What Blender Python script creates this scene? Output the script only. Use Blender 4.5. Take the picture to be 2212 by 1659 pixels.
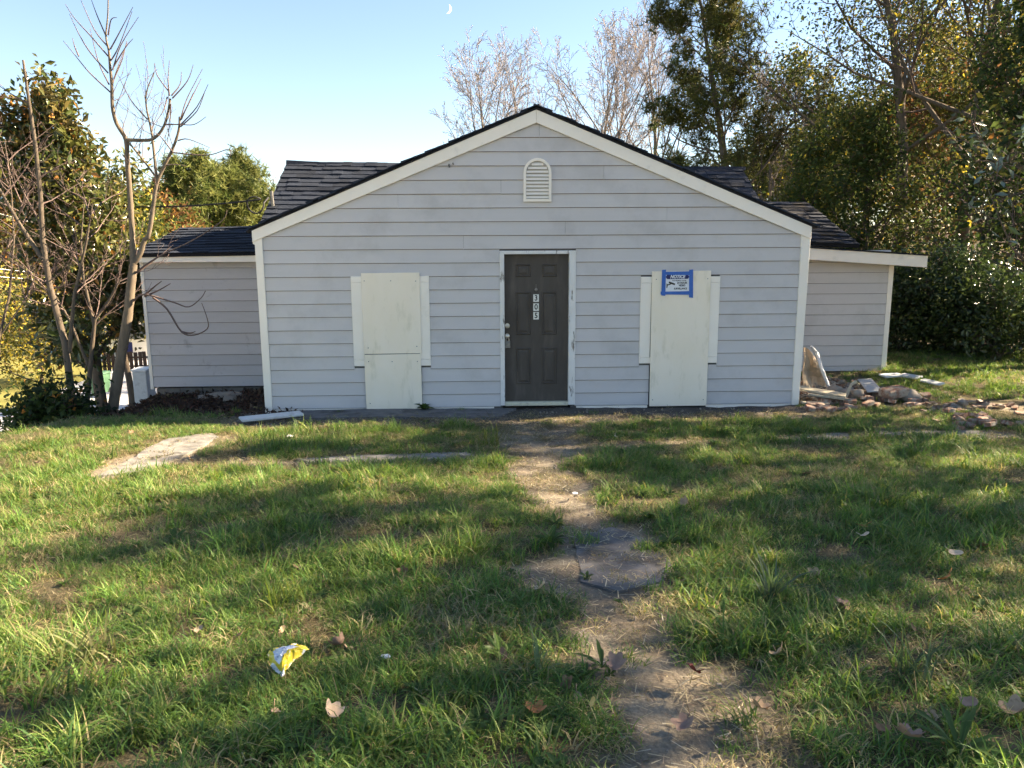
import bpy, math, random
import numpy as np
from mathutils import Vector, Matrix, Euler

# ------------------------------------------------------------------ camera, sky, sun, exposure
for o in list(bpy.data.objects): bpy.data.objects.remove(o)
scene = bpy.context.scene
COL = scene.collection
R = math.radians
IW, IH, IF = 2212.0, 1659.0, 1661.0            # measuring frame of the photograph and its focal length
PITCH, ROLL, YAW, EYE = R(10.149), R(-0.312), R(-1.644), 2.230
def ray(px, py):
    v = ((px-IW/2)/IF, 1.0, -(py-IH/2)/IF)
    c, s = math.cos(ROLL), math.sin(ROLL); x, u = c*v[0]-s*v[2], s*v[0]+c*v[2]
    c, s = math.cos(PITCH), math.sin(PITCH); y, z = c+s*u, -s+c*u
    c, s = math.cos(YAW), math.sin(YAW); return Vector((c*x-s*y, s*x+c*y, z))
def at(px, py, Y):
    d = ray(px, py); t = Y/d.y
    return Vector((d.x*t, Y, EYE+d.z*t))
cam_d = bpy.data.cameras.new('camera'); cam = bpy.data.objects.new('camera', cam_d); COL.objects.link(cam)
cam_d.sensor_fit = 'HORIZONTAL'; cam_d.sensor_width = 36; cam_d.lens = 36*IF/IW; cam_d.clip_end = 5000; cam_d.clip_start = .05
fw = ray(IW/2, IH/2).normalized(); rt = (ray(IW/2+100, IH/2)-ray(IW/2, IH/2)).normalized(); up = rt.cross(fw)
M = Matrix((rt, up, -fw)).transposed().to_4x4(); M.translation = (0, 0, EYE); cam.matrix_world = M
scene.camera = cam

SUN_AZ, SUN_EL = R(12), R(32)                    # from +X towards +Y, above the horizon
world = bpy.data.worlds.new('World'); scene.world = world; world.use_nodes = True
nt = world.node_tree; nt.nodes.clear()
sky = nt.nodes.new('ShaderNodeTexSky'); sky.sky_type = 'NISHITA'; sky.sun_disc = False
sky.sun_elevation = SUN_EL; sky.sun_rotation = R(90)-SUN_AZ; sky.altitude = 300; sky.air_density = 1.0; sky.dust_density = .15; sky.ozone_density = 4.0
bg = nt.nodes.new('ShaderNodeBackground'); bg.inputs['Strength'].default_value = .06
wo = nt.nodes.new('ShaderNodeOutputWorld')
nt.links.new(sky.outputs[0], bg.inputs[0]); nt.links.new(bg.outputs[0], wo.inputs[0])
sl = bpy.data.lights.new('sun', 'SUN'); sl.energy = 5.0; sl.angle = R(.55); sl.color = (1, .91, .75)
sun = bpy.data.objects.new('sun', sl); COL.objects.link(sun)
SUNV = Vector((math.cos(SUN_AZ)*math.cos(SUN_EL), math.sin(SUN_AZ)*math.cos(SUN_EL), math.sin(SUN_EL)))
sun.rotation_euler = SUNV.to_track_quat('Z', 'Y').to_euler(); sun.location = SUNV*60
vs = scene.view_settings; vs.view_transform = 'Standard'; vs.look = 'None'; vs.exposure = 2.42; vs.gamma = 1.0; vs.use_curve_mapping = False
vs.use_white_balance = True; vs.white_balance_temperature = 7900; vs.white_balance_tint = 14   # a phone's white balance for open shade
cy = scene.cycles; cy.max_bounces = 4; cy.diffuse_bounces = 2; cy.glossy_bounces = 1; cy.transmission_bounces = 3; cy.transparent_max_bounces = 2; cy.use_light_tree = False
cy.use_denoising = True; cy.adaptive_threshold = .02; cy.caustics_reflective = False; cy.caustics_refractive = False

# ------------------------------------------------------------------ helpers
def link(o, parent=None):
    COL.objects.link(o)
    if parent is not None: o.parent = parent
    return o
def tag(o, label=None, cat=None, group=None, kind=None):
    if label: o['label'] = label
    if cat: o['category'] = cat
    if group: o['group'] = group
    if kind: o['kind'] = kind
    return o
def empty(name, loc=(0, 0, 0), parent=None):
    o = bpy.data.objects.new(name, None); o.location = loc; o.empty_display_size = .1
    return link(o, parent)
def mesh_np(name, V, F, cols=None, smooth=False, mats=(), midx=None):
    """V (n,3); F list of (m,k) int arrays (same k inside each) or list of lists."""
    me = bpy.data.meshes.new(name)
    V = np.asarray(V, np.float32)
    if len(F) and not isinstance(F[0], np.ndarray):
        by = {}
        me.from_pydata([tuple(map(float, v)) for v in V], [], [list(map(int, f)) for f in F])
    else:
        tot = sum(f.size for f in F); nf = sum(len(f) for f in F)
        me.vertices.add(len(V)); me.vertices.foreach_set('co', V.ravel())
        me.loops.add(tot); me.polygons.add(nf)
        li = np.concatenate([f.ravel() for f in F]).astype(np.int32)
        sz = np.concatenate([np.full(len(f), f.shape[1]) for f in F]); st = np.concatenate([[0], np.cumsum(sz)[:-1]]).astype(np.int32)
        me.loops.foreach_set('vertex_index', li); me.polygons.foreach_set('loop_start', st)
        me.update(calc_edges=True); me.validate()
    if cols is not None:
        ca = me.color_attributes.new('Col', 'FLOAT_COLOR', 'POINT')
        c4 = np.ones((len(V), 4), np.float32); c4[:, :3] = cols; ca.data.foreach_set('color', c4.ravel())
    for m in mats: me.materials.append(m)
    if midx is not None: me.polygons.foreach_set('material_index', np.asarray(midx, np.int32))
    if smooth: me.polygons.foreach_set('use_smooth', np.ones(len(me.polygons), bool))
    me.update()
    return me
class MB:
    def __init__(s): s.v = []; s.f = []; s.m = []
    def poly(s, pts, m=0):
        b = len(s.v); s.v += [tuple(p) for p in pts]; s.f.append(list(range(b, b+len(pts)))); s.m.append(m)
    def hexa(s, p, m=0):                       # 8 points: bottom ring then top ring
        b = len(s.v); s.v += [tuple(q) for q in p]
        for f in ((3, 2, 1, 0), (4, 5, 6, 7), (0, 1, 5, 4), (1, 2, 6, 5), (2, 3, 7, 6), (3, 0, 4, 7)):
            s.f.append([b+i for i in f]); s.m.append(m)
    def box(s, x0, x1, y0, y1, z0, z1, m=0):
        s.hexa([(x0, y0, z0), (x1, y0, z0), (x1, y1, z0), (x0, y1, z0), (x0, y0, z1), (x1, y0, z1), (x1, y1, z1), (x0, y1, z1)], m)
    def prism(s, pts, y0, y1, m=0):            # outline in x,z pushed from y0 (front) to y1
        n = len(pts); b = len(s.v)
        s.v += [(p[0], y0, p[1]) for p in pts]+[(p[0], y1, p[1]) for p in pts]
        s.f.append([b+i for i in range(n)]); s.m.append(m); s.f.append([b+n+i for i in reversed(range(n))]); s.m.append(m)
        for i in range(n):
            j = (i+1) % n; s.f.append([b+i, b+n+i, b+n+j, b+j]); s.m.append(m)
    def tube(s, pts, rad, sides=6, m=0):
        V, F = tube_np([Vector(p) for p in pts], rad, sides); b = len(s.v)
        s.v += [tuple(v) for v in V]; s.f += [[b+i for i in f] for f in F]; s.m += [m]*len(F)
    def mesh(s, name, mats, smooth=False):
        me = mesh_np(name, s.v, s.f, mats=mats if isinstance(mats, (list, tuple)) else [mats], midx=s.m, smooth=smooth); return me
    def build(s, name, mats, parent=None, smooth=False, bevel=0):
        o = bpy.data.objects.new(name, s.mesh(name, mats, smooth)); link(o, parent)
        if bevel:
            b = o.modifiers.new('bevel', 'BEVEL'); b.width = bevel; b.segments = 1; b.limit_method = 'ANGLE'
        return o
def tube_np(pts, rad, sides):
    n = len(pts); rad = rad if hasattr(rad, '__len__') else [rad]*n
    V = []; F = []; prev = None
    for i, p in enumerate(pts):
        t = (pts[min(i+1, n-1)]-pts[max(i-1, 0)]).normalized()
        if prev is None:
            a = Vector((0, 0, 1)) if abs(t.z) < .9 else Vector((1, 0, 0)); u = t.cross(a).normalized()
        else:
            u = (prev-t*prev.dot(t)); u = u.normalized() if u.length > 1e-6 else t.orthogonal().normalized()
        prev = u; w = t.cross(u)
        for k in range(sides):
            a = 2*math.pi*k/sides; V.append(p+(u*math.cos(a)+w*math.sin(a))*rad[i])
        if i:
            for k in range(sides):
                k2 = (k+1) % sides; b = (i-1)*sides; F.append([b+k, b+k2, b+sides+k2, b+sides+k])
    F.append(list(range(sides))[::-1]); F.append([(n-1)*sides+k for k in range(sides)])
    return V, F
def sm(a, b, x):
    t = np.clip((np.asarray(x, float)-a)/(b-a), 0, 1); return t*t*(3-2*t)
def vnoise(x, y, seed=0):                       # smooth value noise, numpy
    xi = np.floor(x).astype(np.int64); yi = np.floor(y).astype(np.int64); fx = x-xi; fy = y-yi
    fx = fx*fx*(3-2*fx); fy = fy*fy*(3-2*fy)
    def h(a, b):
        n = (a*374761393+b*668265263+seed*982451653) & 0x7fffffff
        n = ((n ^ (n >> 13))*1274126177) & 0x7fffffff; return ((n ^ (n >> 16)) & 0xffff)/65535.0
    return (h(xi, yi)*(1-fx)+h(xi+1, yi)*fx)*(1-fy)+(h(xi, yi+1)*(1-fx)+h(xi+1, yi+1)*fx)*fy
def fbm(x, y, seed=0, o=4):
    r = 0; a = .5
    for i in range(o): r = r+a*vnoise(x*2**i, y*2**i, seed+i); a *= .5
    return r/(1-.5**o)

# ------------------------------------------------------------------ materials
MATS = {}
def nmat(name):
    m = bpy.data.materials.new(name); m.use_nodes = True; n = m.node_tree; n.nodes.clear(); MATS[name] = m
    out = n.nodes.new('ShaderNodeOutputMaterial'); return m, n, out
def N(n, t, **k):
    x = n.nodes.new(t)
    for a, b in k.items():
        if a in x.inputs: x.inputs[a].default_value = b
        else: setattr(x, a, b)
    return x
def mixc(n, fac, a, b, mode='MIX'):
    x = n.nodes.new('ShaderNodeMix'); x.data_type = 'RGBA'; x.blend_type = mode
    for s, v in ((x.inputs[0], fac), (x.inputs[6], a), (x.inputs[7], b)):
        if hasattr(v, 'links') or hasattr(v, 'is_linked'): n.links.new(v, s)
        else: s.default_value = (*v, 1) if isinstance(v, (tuple, list)) and len(v) == 3 else v
    return x.outputs[2]
def ramp(n, src, lo, hi):
    r = n.nodes.new('ShaderNodeMapRange'); r.inputs[1].default_value = lo; r.inputs[2].default_value = hi; n.links.new(src, r.inputs[0]); return r.outputs[0]
def noise(n, scale, stretch=(1, 1, 1), detail=4, rough=.6, coord='Object'):
    tc = N(n, 'ShaderNodeTexCoord'); mp = N(n, 'ShaderNodeMapping'); mp.inputs['Scale'].default_value = stretch
    n.links.new(tc.outputs[coord], mp.inputs[0]); x = N(n, 'ShaderNodeTexNoise', Scale=scale, Detail=detail, Roughness=rough)
    n.links.new(mp.outputs[0], x.inputs['Vector']); return x.outputs[0]
def surf(name, c1, c2, scale=6, stretch=(1, 1, 1), rough=.7, bump=.15, bscale=60, bstretch=(1, 1, 1), spec=.3,
         dirt=None, dscale=2.5, dlo=.55, dhi=.8, dstretch=(1, 1, 1), rnd=0.0, metal=0):
    m, n, out = nmat(name)
    col = mixc(n, ramp(n, noise(n, scale, stretch), .3, .7), c1, c2)
    if dirt: col = mixc(n, ramp(n, noise(n, dscale, dstretch, 6, .65), dlo, dhi), col, dirt)
    if rnd:
        oi = N(n, 'ShaderNodeObjectInfo'); r = n.nodes.new('ShaderNodeMapRange'); r.inputs[3].default_value = 1-rnd; r.inputs[4].default_value = 1+rnd
        n.links.new(oi.outputs['Random'], r.inputs[0]); cx = N(n, 'ShaderNodeCombineColor')
        for i in range(3): n.links.new(r.outputs[0], cx.inputs[i])
        col = mixc(n, 1.0, col, cx.outputs[0], 'MULTIPLY')
    p = N(n, 'ShaderNodeBsdfPrincipled', Roughness=rough, Metallic=metal); p.inputs['Specular IOR Level'].default_value = spec
    n.links.new(col, p.inputs['Base Color'])
    if bump:
        b = N(n, 'ShaderNodeBump', Strength=bump, Distance=.01); n.links.new(noise(n, bscale, bstretch, 5), b.inputs['Height']); n.links.new(b.outputs[0], p.inputs['Normal'])
    n.links.new(p.outputs[0], out.inputs[0]); return m
def leafmat(name, trans=.4, rough=.5, spec=.25, rnd=.15, tint=(1, 1, 1)):
    m, n, out = nmat(name)
    a = N(n, 'ShaderNodeAttribute', attribute_name='Col'); col = a.outputs['Color']
    if rnd:
        oi = N(n, 'ShaderNodeObjectInfo'); r = n.nodes.new('ShaderNodeMapRange'); r.inputs[3].default_value = 1-rnd; r.inputs[4].default_value = 1+rnd
        n.links.new(oi.outputs['Random'], r.inputs[0]); cx = N(n, 'ShaderNodeCombineColor')
        for i in range(3): n.links.new(r.outputs[0], cx.inputs[i])
        col = mixc(n, 1.0, col, cx.outputs[0], 'MULTIPLY')
    p = N(n, 'ShaderNodeBsdfPrincipled', Roughness=rough); p.inputs['Specular IOR Level'].default_value = spec; n.links.new(col, p.inputs['Base Color'])
    t = N(n, 'ShaderNodeBsdfTranslucent'); n.links.new(mixc(n, 1.0, col, tint, 'MULTIPLY'), t.inputs[0])
    x = N(n, 'ShaderNodeMixShader'); x.inputs[0].default_value = trans; n.links.new(p.outputs[0], x.inputs[1]); n.links.new(t.outputs[0], x.inputs[2]); n.links.new(x.outputs[0], out.inputs[0]); return m
siding_m = surf('siding_paint', (.555, .522, .50), (.585, .55, .528), 2.2, (.5, 1, 3), .62, .12, 40, (1, 6, 30), .3, dirt=(.44, .41, .385), dscale=1.6, dlo=.5, dhi=.85, rnd=.03)
siding_old = surf('siding_paint_grimy', (.50, .472, .46), (.54, .51, .50), 2.5, (.6, 1, 3), .7, .15, 40, (1, 6, 30), .25, dirt=(.29, .26, .24), dscale=4.5, dlo=.60, dhi=.80, dstretch=(1, 1, .8), rnd=.05)
white_m = surf('trim_paint', (.89, .80, .68), (.92, .84, .73), 3, (1, 1, 1), .55, .06, 50, (1, 1, 1), .35, dirt=(.58, .54, .47), dscale=3.2, dlo=.62, dhi=.9)
oldwhite_m = surf('weathered_trim_paint', (.70, .67, .62), (.78, .76, .72), 8, (1, 1, .4), .7, .4, 60, (1, 1, .3), .2, dirt=(.22, .19, .155), dscale=9, dlo=.58, dhi=.66, dstretch=(1.6, 1, .35))
ply_m = surf('painted_plywood', (.89, .775, .60), (.92, .81, .66), 3, (1, 1, .5), .75, .2, 60, (6, 1, .6), .2, dirt=(.62, .54, .37), dscale=4.2, dlo=.54, dhi=.85, dstretch=(1.4, 1, .45))
rawedge_shade_m = surf('siding_raw_edge_lap_shade', (.20, .16, .145), (.26, .215, .195), 8, bump=0)  # brown raw board edge, also colouring in the shadow line below each lap
sheath_m = surf('sheathing', (.10, .09, .085), (.14, .13, .12), 8)
shingle_m = surf('asphalt_shingle', (.014, .019, .029), (.029, .037, .052), 60, (1, 1, 1), .9, .5, 180, (1, 1, 1), .2, rnd=.32)
shingle_moss = surf('asphalt_shingle_littered', (.013, .015, .019), (.025, .028, .034), 60, (1, 1, 1), .9, .5, 180, spec=.2, dirt=(.055, .042, .024), dscale=1.9, dlo=.52, dhi=.62, rnd=.25)
shingle_m2 = surf('asphalt_shingle_dark', (.010, .013, .019), (.020, .025, .035), 60, (1, 1, 1), .9, .5, 180, (1, 1, 1), .2)
shingle_m3 = surf('asphalt_shingle_pale', (.022, .027, .037), (.040, .047, .06), 60, (1, 1, 1), .9, .5, 180, (1, 1, 1), .2)
felt_m = surf('roof_deck', (.012, .012, .014), (.022, .022, .025), 20, rough=.95)
door_m = surf('door_paint', (.072, .060, .050), (.095, .082, .070), 5, (1, 1, .4), .62, .12, 90, (1, 1, .3), .18, dirt=(.125, .105, .088), dscale=3.6, dlo=.52, dhi=.75, dstretch=(2, 1, .4))
metal_m = surf('lock_metal', (.45, .43, .40), (.6, .58, .55), 30, rough=.32, bump=0, metal=.9, spec=.5)
lockbox_m = surf('lockbox_metal', (.16, .155, .145), (.26, .25, .23), 30, rough=.45, bump=.1, metal=.5)
black_m = surf('black_print', (.02, .02, .02), (.026, .026, .026), 20, rough=.5, bump=0)
tile_m = surf('number_tile_face', (.75, .74, .66), (.8, .79, .72), 20, rough=.4, bump=0)
cream_m = surf('threshold_cream', (.62, .58, .42), (.68, .64, .48), 10, rough=.6, dirt=(.3, .26, .2), dscale=8)
concrete_m = surf('concrete', (.17, .165, .15), (.27, .255, .23), 7, rough=.9, bump=.5, bscale=70, dirt=(.10, .095, .085), dscale=5, dlo=.48, dhi=.66)
concdark_m = surf('stained_concrete', (.10, .10, .10), (.17, .165, .16), 6, rough=.95, bump=.5, bscale=60, dirt=(.055, .052, .048), dscale=4, dlo=.5, dhi=.7)
drive_m = surf('driveway_concrete', (.42, .41, .40), (.50, .49, .47), 2, rough=.9, bump=.2, bscale=40, dirt=(.30, .29, .27), dscale=1.2)
block_m = surf('foundation_block', (.16, .15, .135), (.22, .205, .18), 9, rough=.95, bump=.6, bscale=50, dirt=(.07, .055, .04), dscale=3)
brick_m = surf('old_brick', (.20, .095, .062), (.27, .145, .095), 12, rough=.9, bump=.5, bscale=60, dirt=(.36, .31, .245), dscale=9, dlo=.42, dhi=.58, rnd=.3)
woodold_m = surf('weathered_plank', (.30, .26, .19), (.42, .37, .28), 10, (1, 8, 8), .85, .4, 30, (1, 10, 10), .15, dirt=(.15, .12, .08), dscale=6, rnd=.2)
woodgrey_m = surf('grey_board', (.34, .34, .33), (.44, .44, .43), 8, (1, 6, 6), .8, .3, 30, (1, 8, 8), .2, rnd=.1)
sheetw_m = surf('pale_sheet', (.55, .56, .54), (.66, .67, .66), 6, rough=.5, bump=.3, bscale=20, dirt=(.33, .32, .29), dscale=6)
tan_m = surf('tan_sheet', (.36, .25, .15), (.46, .34, .22), 5, rough=.7, bump=.3, bscale=20, dirt=(.25, .2, .15), dscale=4)
rock_m = surf('rubble_stone', (.23, .195, .16), (.33, .29, .24), 6, rough=.95, bump=.6, bscale=25, dirt=(.14, .11, .085), dscale=3, rnd=.15)
bark_m = surf('bark_brown', (.085, .068, .052), (.15, .12, .092), 14, (1, 1, .25), .95, .8, 30, (1, 1, .2), .1)
bark_grey = surf('bark_grey', (.17, .145, .125), (.26, .225, .195), 14, (1, 1, .3), .95, .5, 30, (1, 1, .3), .1)
bark_tan = surf('bark_tan', (.12, .095, .068), (.19, .15, .11), 16, (1, 1, .3), .9, .5, 30, (1, 1, .3), .15)
twig_m = surf('twig_purple_brown', (.10, .07, .062), (.15, .105, .09), 12, rough=.85, bump=0)
twig_pale = surf('twig_grey', (.23, .19, .175), (.31, .265, .24), 12, rough=.9, bump=0)
cable_m = surf('cable_rubber', (.02, .02, .022), (.03, .03, .032), 20, rough=.6, bump=0)
wire_m = surf('wire_aluminium', (.4, .39, .36), (.5, .49, .46), 20, rough=.4, bump=0, metal=.3)
bluetape_m = surf('blue_tape', (.035, .13, .42), (.045, .155, .48), 10, rough=.7, bump=.1)
signw_m = surf('sign_white', (.72, .73, .74), (.76, .77, .78), 5, rough=.35, bump=0)
navy_m = surf('sign_navy', (.01, .018, .10), (.012, .022, .12), 5, rough=.35, bump=0)
bin_m = surf('green_plastic', (.055, .13, .075), (.07, .155, .09), 5, rough=.5, bump=.05)
fence_m = surf('fence_wood', (.045, .03, .025), (.08, .055, .042), 8, (4, 4, .5), .9, .4, 20, rnd=.3)
leaf_m = leafmat('foliage', .42, .5, .2)
gloss_m = leafmat('glossy_foliage', .30, .28, .5)
grass_m = leafmat('grass_blade', .45, .5, .25, .22, (1.25, 1.2, .7))
dead_m = leafmat('dead_leaf', .25, .75, .15, .15)

# ------------------------------------------------------------------ terrain
D = 10.535                                       # the gable wall's distance
def gz(x, y):
    x = np.asarray(x, float); y = np.asarray(y, float)
    base = .62*np.clip(1-y/10.3, -.0, 1.6)
    base = base - .22*sm(-2.9, -4.4, x)*sm(9.6, 12.0, y)*(1-sm(15, 20, y))
    base = base + .05*sm(3.0, 5.5, x)*sm(8, 11, y)+.17*np.exp(-((x-4.95)/.55)**2-((y-11.5)/.5)**2)+.06*np.exp(-((x-6.4)/.5)**2-((y-10.0)/.3)**2)
    s = sm(-5.5, -7.2, x)
    zd = -1.6-np.clip(y-12, 0, 24)*.06+np.clip(8-y, 0, 12)*.10
    z = base*(1-s)+zd*s
    z = z + .05*(fbm(x*.7, y*.7, 3)-.5) + .02*(fbm(x*3, y*3, 9)-.5)
    far = sm(60, 200, np.hypot(x, y)); z = z*(1-far)+far*(2+10*fbm(x*.01, y*.01, 5))*sm(-20, 60, y)
    return z
def g1(x, y): return float(gz(np.array([x]), np.array([y]))[0])
def gnd(px, py):                                 # point of the terrain seen at a pixel of the photograph
    d = ray(px, py); Y = np.concatenate([np.arange(1, 20, .1), np.arange(20, 80, .5)]); t = Y/d.y
    k = int(np.argmax(EYE+d.z*t <= gz(d.x*t, d.y*t))); Y = np.linspace(Y[k]-.5, Y[k], 60); t = Y/d.y
    k = int(np.argmax(EYE+d.z*t <= gz(d.x*t, d.y*t))); return Vector((0, 0, EYE))+d*float(t[k])
def pdist(x, y, pts):                            # distance to a polyline with widths: returns d/width minimum
    best = np.full(np.shape(x), 9.0)
    for (x0, y0, w0), (x1, y1, w1) in zip(pts[:-1], pts[1:]):
        dx, dy = x1-x0, y1-y0; t = np.clip(((x-x0)*dx+(y-y0)*dy)/(dx*dx+dy*dy), 0, 1)
        d = np.hypot(x-x0-t*dx, y-y0-t*dy)/(w0+(w1-w0)*t); best = np.minimum(best, d)
    return best
def pl(*a): return [(*gnd(px, py)[:2], w) for px, py, w in a]
PATH = pl((1160, 905, .60), (1165, 960, .50), (1165, 1020, .36), (1210, 1065, .24), (1255, 1120, .20), (1340, 1175, .36), (1345, 1250, .38), (1385, 1310, .22), (1380, 1420, .22), (1460, 1520, .30), (1540, 1640, .36))
CROSS = pl((440, 1000, .20), (620, 1000, .17), (850, 990, .20), (1060, 985, .20)) 
CROSS2 = pl((1200, 965, .26), (1420, 958, .17), (1600, 950, .13), (1800, 945, .18), (2000, 935, .24), (2160, 940, .24))
WALKL = pl((440, 950, .42), (350, 985, .42), (255, 1022, .36))
BARE2 = pl((1160, 1230, .16), (1180, 1275, .16))
def bare(x, y):                                  # 0 lawn .. 1 no grass
    j = fbm(x*2.3, y*2.3, 21)*1.5-.75; k = fbm(x*7, y*7, 31)*.9-.45
    a = (.95-.14*sm(4.6, 3.4, y))*(1-sm(.6, 1.35, pdist(x, y, PATH)+j+k))
    b = 1-sm(.55, 1.2, pdist(x, y, CROSS)+j+k)
    c = 1-sm(.5, 1.15, pdist(x, y, CROSS2)+j+k)
    w = 1-sm(.7, 1.1, pdist(x, y, WALKL)+.5*j+.4*k)
    d2 = 1-sm(.4, 1.1, pdist(x, y, BARE2)+j+k)
    f = sm(D-1.5, D-1.05, y+.4*j+.3*k-.12*sm(1, 3, x))*sm(-3.9, -3.2, x)*(1-sm(4.2, 4.8, x))
    m = sm(D-.2, D+.5, y+.5*j)*(1-sm(-3.5, -2.9, x))*sm(-6.2, -5.6, x)        # littered bank by the lean-to
    r = 1.5*np.exp(-(((x-5.0)/1.0)**2+((y-11.3)/1.2)**2)*1.2)+np.exp(-(((x-6.5)/.8)**2+((y-9.9)/.35)**2))
    edge = (1-sm(-6.3, -5.3, x+.4*j))*.75
    woods = sm(14.5, 16.5, y+j*2)*sm(7, 8, x)
    return np.clip(np.maximum.reduce([a, b, c, w, d2, f, m, np.clip(r, 0, 1), edge, woods]), 0, 1)
def axis(lo, hi, step, far0, far1, g=1.22):
    a = list(np.arange(lo, hi, step)); s = step
    b = []; v = lo
    while v > far0: s = min(s*g, 25); v -= s; b.append(v)
    s = step; c = []; v = a[-1]
    while v < far1: s = min(s*g, 25); v += s; c.append(v)
    return np.array(b[::-1]+a+c)
gx = axis(-7.5, 9.5, .07, -400, 400); gy = axis(1.2, 15.5, .07, -60, 600)
GX, GY = np.meshgrid(gx, gy); GZ = gz(GX, GY); B = bare(GX, GY)
GZ = GZ-.012*B+.035*(fbm(GX*5, GY*5, 41)-.5)*B
n0, n1 = len(gy), len(gx); idx = np.arange(n0*n1).reshape(n0, n1)
F = np.stack([idx[:-1, :-1], idx[:-1, 1:], idx[1:, 1:], idx[1:, :-1]], -1).reshape(-1, 4)
n1_ = fbm(GX*3.1, GY*3.1, 55)[..., None]; n2_ = fbm(GX*11, GY*11, 77)[..., None]
soil = np.array([.105, .088, .052])*(.6+.8*n2_)
tan = np.array([.235, .205, .158])*(.65+.7*n2_); grey = np.array([.17, .145, .115])*(.6+.8*n2_)
dirt = tan*sm(.35, .6, n1_)+grey*(1-sm(.35, .6, n1_))
fac = (sm(D-1.6, D-1.1, GY)*sm(-3.6, -3.0, GX)*(1-sm(4, 5, GX)))[..., None]; dirt = dirt*(1-fac)+fac*np.array([.085, .078, .072])*(.5+n2_)
fac2 = np.exp(-((GX-.65)/1.1)**2-((GY-9.7)/.9)**2)[..., None]; dirt = dirt*(1-.75*fac2)+.75*fac2*np.array([.13, .118, .10])*(.5+n2_)
mulch = (sm(D-.3, D+.3, GY)*(1-sm(-3.3, -2.8, GX)))[..., None]; dirt = dirt*(1-mulch)+mulch*np.array([.07, .045, .033])*(.5+n2_)
col = soil*(1-B[..., None])+dirt*B[..., None]
farm = sm(17, 24, np.hypot(GX, GY))[..., None]; leftm = (1-sm(-14, -9, GX))[..., None]
fcol = leftm*np.array([.20, .19, .06])*(.7+.6*n1_)+(1-leftm)*np.array([.07, .052, .03])*(.7+.6*n1_); col = col*(1-farm)+fcol*farm
m, n, out = nmat('ground_soil'); a_ = N(n, 'ShaderNodeAttribute', attribute_name='Col')
cc = mixc(n, ramp(n, noise(n, 70, detail=6), .25, .75), mixc(n, 1.0, a_.outputs['Color'], (.6, .6, .6), 'MULTIPLY'), mixc(n, 1.0, a_.outputs['Color'], (1.35, 1.32, 1.28), 'MULTIPLY'))
p_ = N(n, 'ShaderNodeBsdfPrincipled', Roughness=.95); p_.inputs['Specular IOR Level'].default_value = .1; n.links.new(cc, p_.inputs['Base Color'])
b_ = N(n, 'ShaderNodeBump', Strength=.7, Distance=.02); n.links.new(noise(n, 45, detail=6), b_.inputs['Height']); n.links.new(b_.outputs[0], p_.inputs['Normal']); n.links.new(p_.outputs[0], out.inputs[0])
ground = bpy.data.objects.new('ground', mesh_np('ground', np.stack([GX, GY, GZ], -1).reshape(-1, 3), [F], cols=col.reshape(-1, 3), smooth=True, mats=[m])); link(ground)
tag(ground, 'sloping lawn ground with bare worn dirt patches', kind='structure')

def sheet(name, pts, lift, mat, label, res=.12, thick=.05):
    """paved area: an outline in x,y laid on the terrain as a thin slab"""
    P = np.array(pts); out = []
    for i in range(len(P)):
        a, b = P[i], P[(i+1) % len(P)]; k = max(1, int(np.hypot(*(b-a))/res))
        for t in range(k): out.append(a+(b-a)*t/k)
    O = np.array(out); nn = len(O); O = O+np.stack([fbm(O[:, 0]*5, O[:, 1]*5, 61)-.5, fbm(O[:, 0]*5, O[:, 1]*5, 63)-.5], 1)*.07
    c = O.mean(0); V = []; rings = 7
    for r in range(rings): V.append(O+(c-O)*(r/rings))
    V = np.concatenate(V+[c[None]]); Z = gz(V[:, 0], V[:, 1])+lift
    V3 = np.column_stack([V, Z]); bot = np.column_stack([O, gz(O[:, 0], O[:, 1])+lift-thick]); V3 = np.concatenate([V3, bot]); b0 = len(V)
    f = []
    for r in range(rings-1):
        for i in range(nn): j = (i+1) % nn; f.append([r*nn+i, r*nn+j, (r+1)*nn+j, (r+1)*nn+i])
    for i in range(nn):
        j = (i+1) % nn; f.append([(rings-1)*nn+i, (rings-1)*nn+j, rings*nn]); f.append([i, b0+i, b0+j, j])
    o = bpy.data.objects.new(name, mesh_np(name, V3, f, mats=[mat])); link(o); tag(o, label, kind='structure'); return o
def gp(*a): return [gnd(px, py)[:2] for px, py in a]
sheet('walkway', gp((212, 1030), (300, 1022), (400, 985), (470, 945), (455, 930), (400, 935), (330, 965)), .012, concrete_m, 'short weathered concrete walkway slanting towards the bare sapling')
sheet('walkway', gp((1235, 1160), (1320, 1140), (1400, 1165), (1455, 1220), (1440, 1255), (1340, 1275), (1250, 1255), (1250, 1215)), .003, concdark_m, 'dark stained concrete slab worn into the lawn on the way to the door')
sheet('walkway', gp((1740, 938), (1830, 935), (1840, 958), (1790, 965), (1745, 955)), .006, concrete_m, 'small grey paving slab in the grass before the rubble')
sheet('walkway', gp((1890, 925), (2000, 922), (2150, 930), (2190, 946), (2050, 950), (1900, 938)), .006, concrete_m, 'long grey paving strip in the grass below the loose bricks')
sheet('walkway', gp((640, 993), (760, 985), (1010, 978), (1040, 990), (1000, 1004), (850, 1006), (700, 1008)), .008, concrete_m, 'narrow strip of pale paving crossing the lawn before the house')
sheet('apron', [(-2.95, D-.03), (-2.6, D-.62), (-1.0, D-.72), (.1, D-.66), (.35, D-.03)], .014, concdark_m, 'dark stained concrete strip along the foot of the gable wall')
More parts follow.
